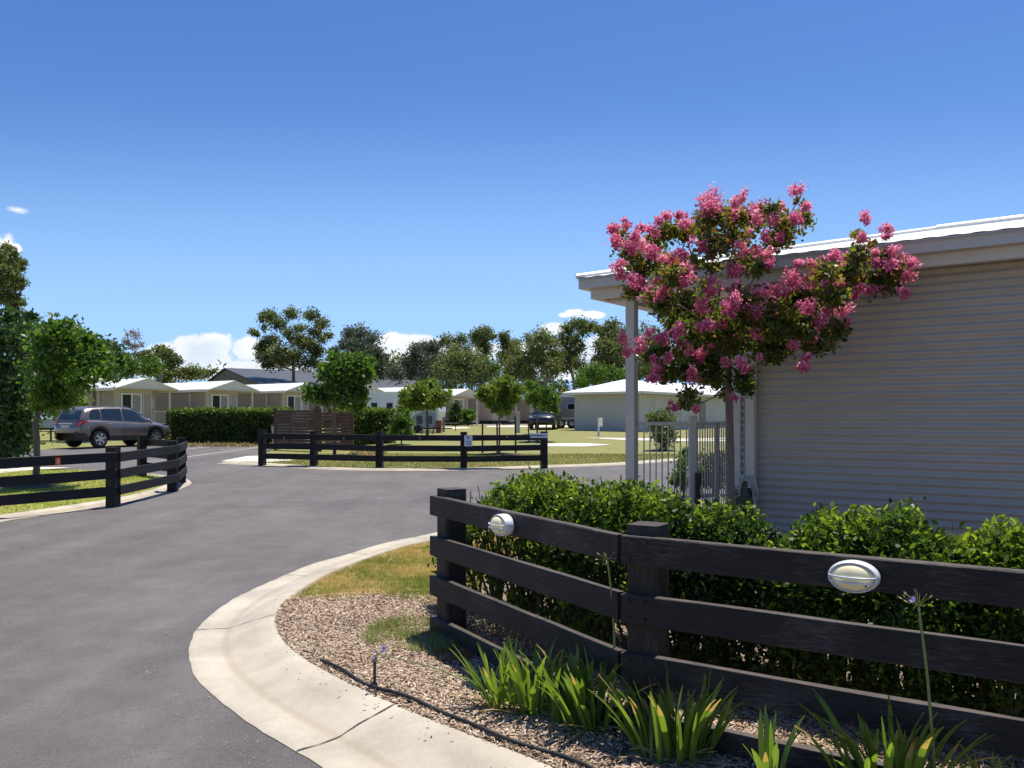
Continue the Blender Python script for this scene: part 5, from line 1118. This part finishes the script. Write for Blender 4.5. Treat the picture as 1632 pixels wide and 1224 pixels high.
# ------------------------------------------------------------------ long white roofed shed on the right
m_shed = mat('pale_shed_cladding', (.50, .48, .455), (.44, .425, .40), .8, .7)
sc_ = Vector((8.25, 54.5, 0)); gs_ = G(54.5)+.03
sh = empty('long_shed', (sc_.x, sc_.y, gs_), 0, 'long low pale shed with white hipped roof behind the verandah post', 'building')
SW, SL_, SE = 4.95, 20.0, 2.62
def sp_(a, b, z): return sc_+UA*a+VA*b+Vector((0, 0, gs_+z))
def sbox(mb, a0, a1, b0, b1, z0_, z1_): mb.add([sp_(a0,b0,z0_), sp_(a1,b0,z0_), sp_(a1,b1,z0_), sp_(a0,b1,z0_), sp_(a0,b0,z1_), sp_(a1,b0,z1_), sp_(a1,b1,z1_), sp_(a0,b1,z1_)], [(0,3,2,1),(4,5,6,7),(0,1,5,4),(1,2,6,5),(2,3,7,6),(3,0,4,7)])
mb = MB(); n = 60
sbox(mb, 0, SW, 0, SL_, -.1, 2.46)
mb.build('wall', m_shed, sh, world=True)
mb = MB(); sbox(mb, -.015, SW+.015, -.015, SL_+.015, 2.462, 2.55); mb.build('dark_eave_band', m_dark, sh, world=True)  # dark band round the wall top below the eave
mb = MB(); sbox(mb, .05, .12, -.05, -.001, 0, 2.45); sbox(mb, -.05, -.001, 6.2, 6.28, 0, 2.45); mb.build('downpipe', m_trim, sh, world=True)
mb = MB(); sbox(mb, -.03, -.001, 9.4, 10.5, .05, 2.15); mb.build('door', mat('grey_shed_door', (.20, .18, .16), None, rough=.6), sh, world=True)
ov = .62; e = [sp_(-ov, -ov, SE), sp_(SW+ov, -ov, SE), sp_(SW+ov, SL_+ov, SE), sp_(-ov, SL_+ov, SE)]; hp = (SW+2*ov)/2; rz2 = SE+hp*.30
r1, r2 = sp_(SW/2, hp-ov, rz2), sp_(SW/2, SL_+ov-hp, rz2); mb = MB()
for f in ((e[0], e[1], r1), (e[1], e[2], r2, r1), (e[2], e[3], r2), (e[3], e[0], r1, r2)): mb.poly(list(f))
mb.poly([p-Vector((0, 0, .02)) for p in e]); mb.build('roof', m_roof, sh, world=True)
mb = MB()
for a, b in zip(e, e[1:]+e[:1]): mb.board(a-Vector((0, 0, .085)), b-Vector((0, 0, .085)), .04, .17, ext=.02)
mb.build('fascia', m_barge, sh, world=True)
# ------------------------------------------------------------------ big dark grey roofed hall
m_hroof = mat('charcoal_roof_sheet', (.055, .058, .066), (.075, .078, .086), .5, .5); m_hwall = mat('hall_end_wall', (.13, .115, .105), (.16, .14, .125), .5, .8)
ha = Vector((-25.9, 90, 0)); rr_ = Vector((.82, .57, 0)).normalized(); ee = Vector((-.57, .82, 0)).normalized(); hw_ = 15.9; hl = 22; gh = G(90)
hall = empty('hall', (ha.x, ha.y, gh), 0, 'large hall with charcoal gabled roof below the big gum tree', 'building')
def hp_(a, b, z): return ha+ee*a+rr_*b+Vector((0, 0, z))
mb = MB(); zE, zA = 4.85, 7.62
v8 = [hp_(0,0,gh-.2), hp_(0,0,zE), hp_(hw_,0,zA), hp_(2*hw_,0,zE), hp_(2*hw_,0,gh-.2)]; v9 = [p+rr_*hl for p in v8]
mb.add(v8+v9, [(4,3,2,1,0),(5,6,7,8,9),(0,1,6,5),(3,4,9,8)]); mb.build('wall', m_hwall, hall, world=True)
mb = MB()
for a, b in ((0, 1), (2, 1)):
    p0 = hp_(a*hw_+(-.3 if a == 0 else .3), -.3, zE+.05); p1 = hp_(hw_, -.3, zA+.12); n = 40
    for i in range(n): s0, s1 = (hl+.6)*i/n, (hl+.6)*(i+.93)/n; mb.poly([p0+rr_*s0, p0+rr_*s1, p1+rr_*s1, p1+rr_*s0])
    mb.add([p0-Vector((0,0,.05)), p0+rr_*(hl+.6)-Vector((0,0,.05)), p1+rr_*(hl+.6)-Vector((0,0,.05)), p1-Vector((0,0,.05))], [(0,1,2,3)])
mb.build('roof', m_hroof, hall, world=True)
# ------------------------------------------------------------------ caravans and trailers
def wheel(mb_t, mb_r, c, ax, r, w_):
    ax = Vector(ax).normalized(); up = Vector((0, 0, 1)); fw = ax.cross(up).normalized(); Mx = Matrix(((fw.x, ax.x, up.x, c.x), (fw.y, ax.y, up.y, c.y), (fw.z, ax.z, up.z, c.z), (0, 0, 0, 1)))
    mb_t.lathe([(r*.62, -w_/2), (r*.93, -w_/2), (r, -w_*.35), (r, w_*.35), (r*.93, w_/2), (r*.62, w_/2)], Mx, 24)
    return Mx
m_van = mat('white_caravan_skin', (.66, .68, .71), (.60, .62, .66), 1.5, .35); m_vang = mat('grey_caravan_skin', (.30, .29, .30), (.26, .25, .26), 1.5, .4)
m_rim = mat('alloy_rim', (.55, .55, .56), None, rough=.3, metal=.8)
def caravan(label, loc, rz, L, H, W_, skin, wins, band=None):
    r_ = empty('caravan', loc, rz, label, 'caravan'); mb = MB()
    pr = [(-L/2, .45), (-L/2-.02, 1.2), (-L/2+.10, H-.25), (-L/2+.35, H), (L/2-.35, H), (L/2-.08, H-.22), (L/2, 1.3), (L/2-.12, .75), (L/2-.30, .45)]
    vs = [(x, y, z) for y in (-W_/2, W_/2) for x, z in pr]; n = len(pr)
    mb.add(vs, [tuple(range(n-1, -1, -1)), tuple(range(n, 2*n))]+[(i, (i+1) % n, (i+1) % n+n, i+n) for i in range(n)]); mb.build('body', skin, r_)
    mb = MB(); mb.box((-L/2+.3, -W_/2-.02, H-.10), (L/2-.3, -W_/2+.16, H+.04)); mb.box((-L/2+.2, -W_/2-.008, .70), (L/2-.2, -W_/2-.003, .78)); mb.build('awning_roll', m_white, r_)
    for x, z, ww, hh in wins:
        mb = MB(); mb.box((x-ww/2-.04, -W_/2-.022, z-hh/2-.04), (x+ww/2+.04, -W_/2-.002, z+hh/2+.04)); f = mb.build('window', m_white, r_)
        mb = MB(); mb.box((x-ww/2, -W_/2-.035, z-hh/2), (x+ww/2, -W_/2-.024, z+hh/2)); mb.build('pane', m_glass, f)
    for sx in (-.25, .55):
        mb = MB(); wheel(mb, None, Vector((sx, -W_/2+.1, .34)), (0, 1, 0), .34, .2); w_ = mb.build('wheel', m_black, r_)
        mb = MB(); mb.tube([(sx, -W_/2-.02, .34), (sx, -W_/2+.0, .34)], [.15, .2], 14); mb.build('rim', m_rim, w_)
    mb = MB(); mb.tube([(L/2-.3, .5, .5), (L/2+1.1, 0, .5)], .04, 6); mb.tube([(L/2-.3, -.5, .5), (L/2+1.1, 0, .5)], .04, 6); mb.tube([(L/2+.9, 0, .5), (L/2+.9, 0, 0)], .03, 6); mb.build('drawbar', m_black, r_)
    return r_
Yc = 55.0
caravan('white caravan with two dark windows behind the right hand clipped hedge', ((626-816)/F*Yc, Yc+1.2, G(Yc)+.05), R(-8), 6.4, 2.55, 2.3, m_van, ((-1.1, 1.55, .42, .62), (-2.1, 1.55, .40, .6), (-.05, 1.35, .42, 1.0), (1.6, 1.6, .8, .5)))
Yc = 62.0
caravan('grey caravan beside the left corner of the long shed', ((897-816)/F*Yc, Yc+1.0, G(Yc)+.05), R(6), 3.4, 2.4, 2.2, m_vang, ((-.7, 1.6, .5, .4), (.5, 1.6, .5, .4)))
# blue grey covered camper trailer and the box trailer at the left
m_cover = mat('blue_grey_canvas', (.20, .24, .30), (.30, .34, .40), 3, .8); m_redbox = mat('faded_red_box', (.22, .07, .05), (.28, .10, .07), 4, .7)
Yt = 52.0; ct = empty('camper_trailer', ((677-816)/F*Yt, Yt, G(Yt)+.05), 0, 'low camper trailer under blue grey canvas below the yellow green tree', 'trailer')
mb = MB(); pr = [(-.75, .30), (-.82, .75), (-.60, 1.05), (-.1, 1.28), (.45, 1.32), (.80, 1.28), (.78, .8), (.62, .30)]; n = len(pr); vs = [(x, y, z) for y in (-.9, .9) for x, z in pr]
mb.add(vs, [tuple(range(n-1, -1, -1)), tuple(range(n, 2*n))]+[(i, (i+1) % n, (i+1) % n+n, i+n) for i in range(n)]); mb.build('canvas_cover', m_cover, ct)
mb = MB(); mb.box((-.9, -.85, .22), (1.0, .85, .298)); mb.tube([(-.35, -.95, .25), (-.35, -.78, .25)], .25, 14); mb.tube([(.9, 0, .26), (1.7, 0, .26)], .04, 6); mb.build('chassis', m_black, ct)
for x_, lab_ in ((-.42, 0), (.18, 1)):
    mb = MB(); mb.box((x_, -.915, .55), (x_+.36, -.902, 1.02)); mb.build('window', mat('dark_mesh_window', (.05, .06, .08), None, rough=.5), ct)
rb = empty('storage_box', ((699.5-816)/F*51.5, 51.5, G(51.5)+.05), 0, 'upright faded red box standing beside the camper trailer', 'box'); mb = MB(); mb.box((-.16, -.15, 0), (.16, .15, .72)); mb.build('box_body', m_redbox, rb)
mb = MB(); mb.box((-.18, -.17, .722), (.18, .17, .76)); mb.build('lid', m_redbox, rb)
Yt = 41; bt = empty('box_trailer', ((74-816)/F*Yt, Yt, G(Yt)+.02), R(5), 'grey box trailer with jockey leg, left of the parked car', 'trailer')
mb = MB(); mb.box((-1.0, -.7, .62), (1.0, .7, 1.02)); mb.box((-1.02, -.72, 1.022), (1.02, .72, 1.05)); mb.build('tray', m_greym, bt)
mb = MB(); mb.box((-1.0, -.6, .52), (1.0, .6, .618)); mb.tube([(1.0, 0, .56), (1.9, 0, .5)], .04, 6); mb.tube([(.45, -.55, .55), (.45, -.55, 0)], .045, 6); mb.build('chassis', m_black, bt)
mb = MB(); wheel(mb, None, Vector((-.3, -.78, .3)), (0, 1, 0), .3, .18); mb.build('wheel', m_black, bt)
# power posts
def powerpost(x, yb, yt, wpx, Y, label, head=None, m_=m_greym):
    b_ = P(x, yb, Y); h_ = (yb-yt)/F*Y; w_ = wpx/F*Y; r_ = empty('power_post', b_, 0, label, 'power post', 'power posts on the lawn'); mb = MB()
    mb.board((b_.x, b_.y, b_.z-.03), (b_.x, b_.y, b_.z+h_), w_, w_*.8, n=(0, 1, 0)); mb.build('post', m_, r_, world=True)
    mb = MB(); mb.board((b_.x, b_.y, b_.z+h_), (b_.x, b_.y, b_.z+h_+w_*.15), w_*1.12, w_*.95, n=(0, 1, 0)); mb.build('cap', m_white, r_, world=True)
    if head:
        ww, hh, dx = head; mb = MB(); c = b_+Vector((dx/F*Y, -w_*.6, h_-hh/F*Y/2+.02)); mb.board(c-Vector((ww/2/F*Y, 0, 0)), c+Vector((ww/2/F*Y, 0, 0)), w_*.7, hh/F*Y); mb.build('meter_box', m_white, r_, world=True)
powerpost(825.5, 689, 657, 6.5, 41, 'tall grey power post behind the third tree stake')
powerpost(954, 695, 667, 3.6, 43, 'grey power post with white box on the lawn before the long shed', (7, 13, 2.5))
powerpost(656, 692, 675, 5.2, 46, 'white power post right of the clipped hedge', None, m_white)
powerpost(707, 688, 665, 4.0, 50, 'slim brown grey post right of the faded red box', None, m_barkg)
# ------------------------------------------------------------------ cars
def carpaint(name, c):
    m = mat(name, c, [x*.94 for x in c], 2, .28, metal=.55, coat=.6); return m
def lerp_tab(tab, x):
    xs = [t[0] for t in tab]; return [float(np.interp(x, xs, [t[k] for t in tab])) for k in range(1, len(tab[0]))]
def car(label, loc, rz, paint, group=None):
    r_ = empty('parked_car', loc, rz, label, 'car', group)
    m_c = mat('tinted_glass', (.018, .024, .028), None, rough=.06, spec=.9); m_clad = mat('dark_cladding', (.035, .034, .036), None, rough=.55)
    xr, xf, RW = -1.37, 1.34, .365
    # x, half width at shoulder, floor z, shoulder z (belt), top-of-bonnet centre z
    LB = [(-2.31,.62,.62,.80,.82),(-2.28,.78,.42,.98,1.0),(-2.15,.87,.34,1.10,1.12),(-1.9,.90,.30,1.13,1.15),(-1.3,.92,.30,1.12,1.14),(-.6,.925,.29,1.08,1.10),(.2,.925,.29,1.04,1.08),(.9,.92,.29,1.01,1.12),(1.25,.91,.29,.99,1.10),(1.7,.89,.30,.94,1.045),(2.05,.84,.32,.87,.96),(2.24,.72,.38,.76,.82),(2.33,.52,.48,.62,.64)]
    def arch(x, zb):
        for xc in (xr, xf):
            if abs(x-xc) < .44: zb = max(zb, .36+math.sqrt(.44**2-(x-xc)**2)*.98)
        return zb
    xs = sorted(set([round(v, 4) for v in np.linspace(-2.31, 2.33, 64)]+[round(xc+.44*math.cos(a), 4) for xc in (xr, xf) for a in np.linspace(0, math.pi, 15)]))
    def ring(x):
        w_, zb, zs, zc = lerp_tab(LB, x); zb = arch(x, zb); z2 = zb+(zs-zb)*.35; z3 = zb+(zs-zb)*.75
        return [(w_*.93, zb), (w_*1.0, z2), (w_*1.0, z3), (w_*.965, zs-.03), (w_*.92, zs), (w_*.55, zs+(zc-zs)*.75), (0, zc)]
    mb = MB(); vs = []; fs = []; m7 = 13
    for x in xs:
        h_ = ring(x); full = h_+[(-y, z) for y, z in h_[:-1][::-1]]; vs += [(x, y, z) for y, z in full]
    for i in range(len(xs)-1):
        for j in range(12): a = i*13+j; fs.append((a, a+1, a+14, a+13))
    fs.append(tuple(range(12, -1, -1))); fs.append(tuple((len(xs)-1)*13+j for j in range(13)))
    mb.add(vs, fs); mb.build('body', paint, r_, smooth=True)
    # greenhouse:  x at belt/roof line
    GT = [(-2.17,.74,.74,1.13,1.16),(-2.08,.80,.66,1.13,1.36),(-1.92,.83,.62,1.13,1.60),(-1.6,.84,.62,1.13,1.665),(-1.0,.85,.64,1.11,1.705),(-.2,.86,.65,1.08,1.715),(.3,.86,.64,1.06,1.66),(.7,.855,.64,1.05,1.47),(1.0,.85,.66,1.06,1.28),(1.22,.83,.74,1.07,1.13)]
    gx = np.linspace(-2.17, 1.22, 46); vs = []; fs = []
    def gring(x):
        wb, wt, zb, zt = lerp_tab(GT, x); return [(wb, zb-.06), (wb, zb), (wb+(wt-wb)*.55, zb+(zt-zb)*.6), (wt, zt-.035), (wt*.8, zt), (0, zt+.018)]
    for x in gx:
        h_ = gring(x); full = h_+[(-y, z) for y, z in h_[:-1][::-1]]; vs += [(x, y, z) for y, z in full]
    for i in range(len(gx)-1):
        for j in range(10): a = i*11+j; fs.append((a, a+1, a+12, a+11))
    fs.append(tuple(range(10, -1, -1))); fs.append(tuple((len(gx)-1)*11+j for j in range(11)))
    mb = MB(); mb.add(vs, fs); mb.build('cabin_shell', paint, r_, smooth=True)
    def side_pt(x, t, s, off=.008):
        wb, wt, zb, zt = lerp_tab(GT, x); z = zb+(zt-.035-zb)*t
        y = wb+(wt-wb)*.55*(t/.62) if t < .62 else wb+(wt-wb)*(.55+.45*(t-.62)/.38)
        return (x, s*(y+off), z)
    for s in (-1, 1):
        for x0_, x1_, t0_, f0, f1 in ((-1.78, -1.28, .12, .30, 0), (-1.22, -.30, .06, 0, 0), (-.22, .93, .06, 0, .62)):
            mb = MB(); n = 12; vs = []; fs = []
            for i in range(n+1):
                x = x0_+(x1_-x0_)*i/n; hi = .90
                if f0 and i < 5: hi = .90-.45*(1-i/5)**2
                for t in (t0_, t0_+(hi-t0_)*.35, t0_+(hi-t0_)*.7, hi): vs.append(side_pt(x, t, s))
            for i in range(n):
                for j in range(3): a = i*4+j; fs.append((a, a+1, a+5, a+4))
            mb.add(vs, fs); mb.build('side_window', m_c, r_, smooth=True)
        # lower cladding follows sill and arches
        vs = []; fs = []
        for x in xs:
            w_, zb, zs, zc = lerp_tab(LB, x); za = arch(x, zb); th = .20 if abs(x) < 2.0 and za <= zb+.01 else .10
            if x < -1.95 or x > 1.9: th = max(.1, .62-za)
            f_ = lambda z: w_*(.93+.07*min(1, (z-za)/((zs-za)*.35+1e-6)))+.012
            vs += [(x, s*(w_*.93-.05), za-.015), (x, s*f_(za), za-.006), (x, s*f_(za+th*.5), za+th*.5), (x, s*f_(za+th), za+th)]
        for i in range(len(xs)-1):
            for j in range(3): a = i*4+j; fs.append((a, a+1, a+5, a+4))
        mb = MB(); mb.add(vs, fs); mb.build('cladding', m_clad, r_, smooth=True)
        # mirror, handles
        mb = MB(); mb.lathe([(.02, -.09), (.075, -.06), (.085, .0), (.07, .06), (.02, .085)], Matrix.Translation((.86, s*1.0, 1.13)) @ Matrix.Rotation(0, 4, 'Z'), 12, 1.0, .8); mb.build('mirror', paint, r_, smooth=True)
        for x in (-.95, .12): mb = MB(); mb.board((x-.09, s*.945, .985), (x+.09, s*.945, .985), .03, .028); mb.build('door_handle', m_rim, r_)
        for x in (-.26, .98): 
            mb = MB(); mb.tube([(x, s*.932, .42), (x-.02 if x < 0 else x, s*.934, .75), (x, s*.905, 1.02)], .006, 4); mb.build('door_gap', m_black, r_)
        mb = MB(); mb.add([(-2.27, s*.60, .95), (-2.255, s*.80, .93), (-2.06, s*.905, 1.0), (-1.86, s*.915, 1.09), (-2.08, s*.895, 1.14), (-2.235, s*.62, 1.12)], [(0, 1, 4, 5), (1, 2, 3, 4)]); o = mb.build('tail_light', mat('red_lens', (.45, .02, .02), None, rough=.2, spec=.7), r_); 
        for v in o.data.vertices: v.co.x -= .012; v.co.y += s*.014
        mb = MB(); mb.add([(2.20, s*.45, .74), (2.17, s*.66, .78), (1.92, s*.875, .86), (2.02, s*.80, .92), (2.17, s*.58, .86)], [(0, 1, 4), (1, 2, 3, 4)]); o = mb.build('headlight', mat('headlight_glass', (.62, .64, .66), None, rough=.12, spec=.8), r_)
        for v in o.data.vertices: v.co.x += .03; v.co.y += s*.015; v.co.z += .01
        mb = MB(); mb.tube([(-1.7, s*.60, 1.68), (-1.55, s*.60, 1.70), (0, s*.62, 1.728), (.15, s*.62, 1.70)], .014, 6); mb.build('roof_rail', m_clad, r_)
    mb = MB(); vs = []
    for x, k_ in ((-2.165, .0), (-2.08, 1), (-1.955, 2)):
        wb, wt, zb, zt = lerp_tab(GT, x); vs += [(x-.016, y, zt-.015) for y in (-wt*.92, -wt*.4, wt*.4, wt*.92)]
    mb.add(vs, [(a, a+1, a+5, a+4) for a in (0, 1, 2, 4, 5, 6)]); mb.build('rear_window', m_c, r_)
    mb = MB(); vs = []
    for x in (.36, .6, .85, 1.08):
        wb, wt, zb, zt = lerp_tab(GT, x); vs += [(x+.012, y, zt+.012+(.014 if abs(y) < .4 else 0)) for y in (-wt*.9, -wt*.4, wt*.4, wt*.9)]
    mb.add(vs, [(a+b*4, a+1+b*4, a+5+b*4, a+4+b*4) for a in (0, 1, 2) for b in range(3)]); mb.build('windscreen', m_c, r_)
    mb = MB(); mb.box((-2.325, -.26, .83), (-2.305, .26, .94)); mb.build('number_plate', mat('pale_plate', (.6, .6, .55), None, rough=.5), r_)
    mb = MB(); mb.box((-2.318, -.42, .985), (-2.300, .42, 1.025)); mb.build('chrome_strip', m_rim, r_)
    mb = MB(); mb.box((-2.0, -.78, .30), (2.0, .78, .62)); mb.box((-1.8, -.74, .62), (-.9, .74, .80)); mb.box((.9, -.74, .62), (1.78, .74, .80)); mb.build('underbody', m_black, r_)
    for xc in (xr, xf):
        for s in (-1, 1):
            mb = MB(); wheel(mb, None, Vector((xc, s*.80, RW)), (0, 1, 0), RW, .235); w_ = mb.build('wheel', m_black, r_, smooth=False)
            mb = MB(); yo = s*(.80+.124); 
            Mr = Matrix.Translation((xc, s*.80, RW)); mb.lathe([(.24, s*.10), (.245, s*.124), (.225, s*.124), (.222, s*.10)], Mr, 24, close=False)
            for k_ in range(6):
                a = k_*math.pi/3+.3; dx, dz = math.cos(a), math.sin(a); tx, tz = -dz, dx
                v_ = []
                for rr, hw2 in ((.045, .035), (.235, .042)): v_ += [(xc+dx*rr-tx*hw2, yo, RW+dz*rr-tz*hw2), (xc+dx*rr+tx*hw2, yo, RW+dz*rr+tz*hw2), (xc+dx*rr+tx*hw2, yo-s*.03, RW+dz*rr+tz*hw2), (xc+dx*rr-tx*hw2, yo-s*.03, RW+dz*rr-tz*hw2)]
                mb.add(v_, [(0,1,5,4),(1,2,6,5),(2,3,7,6),(3,0,4,7),(4,5,6,7)])
            mb.tube([(xc, yo-s*.02, RW), (xc, yo+s*.006, RW)], .06, 12); mb.build('rim', m_rim, w_)
    return r_
m_silver = carpaint('taupe_silver_paint', (.215, .18, .175)); m_dk = carpaint('charcoal_paint', (.03, .03, .034))
Yk = 34.6; kx = (178-816)/F*Yk
car('taupe silver sport utility car parked beside the left end of the long hedge', (kx-.08, Yk+.5, G(Yk)+.012), R(62), m_silver).scale = (.97, .97, .97)
Yk = 60.0
car('small dark car parked beside the grey caravan, seen between the young trees', ((869-816)/F*Yk, Yk, G(Yk)+.06), R(-100), m_dk)
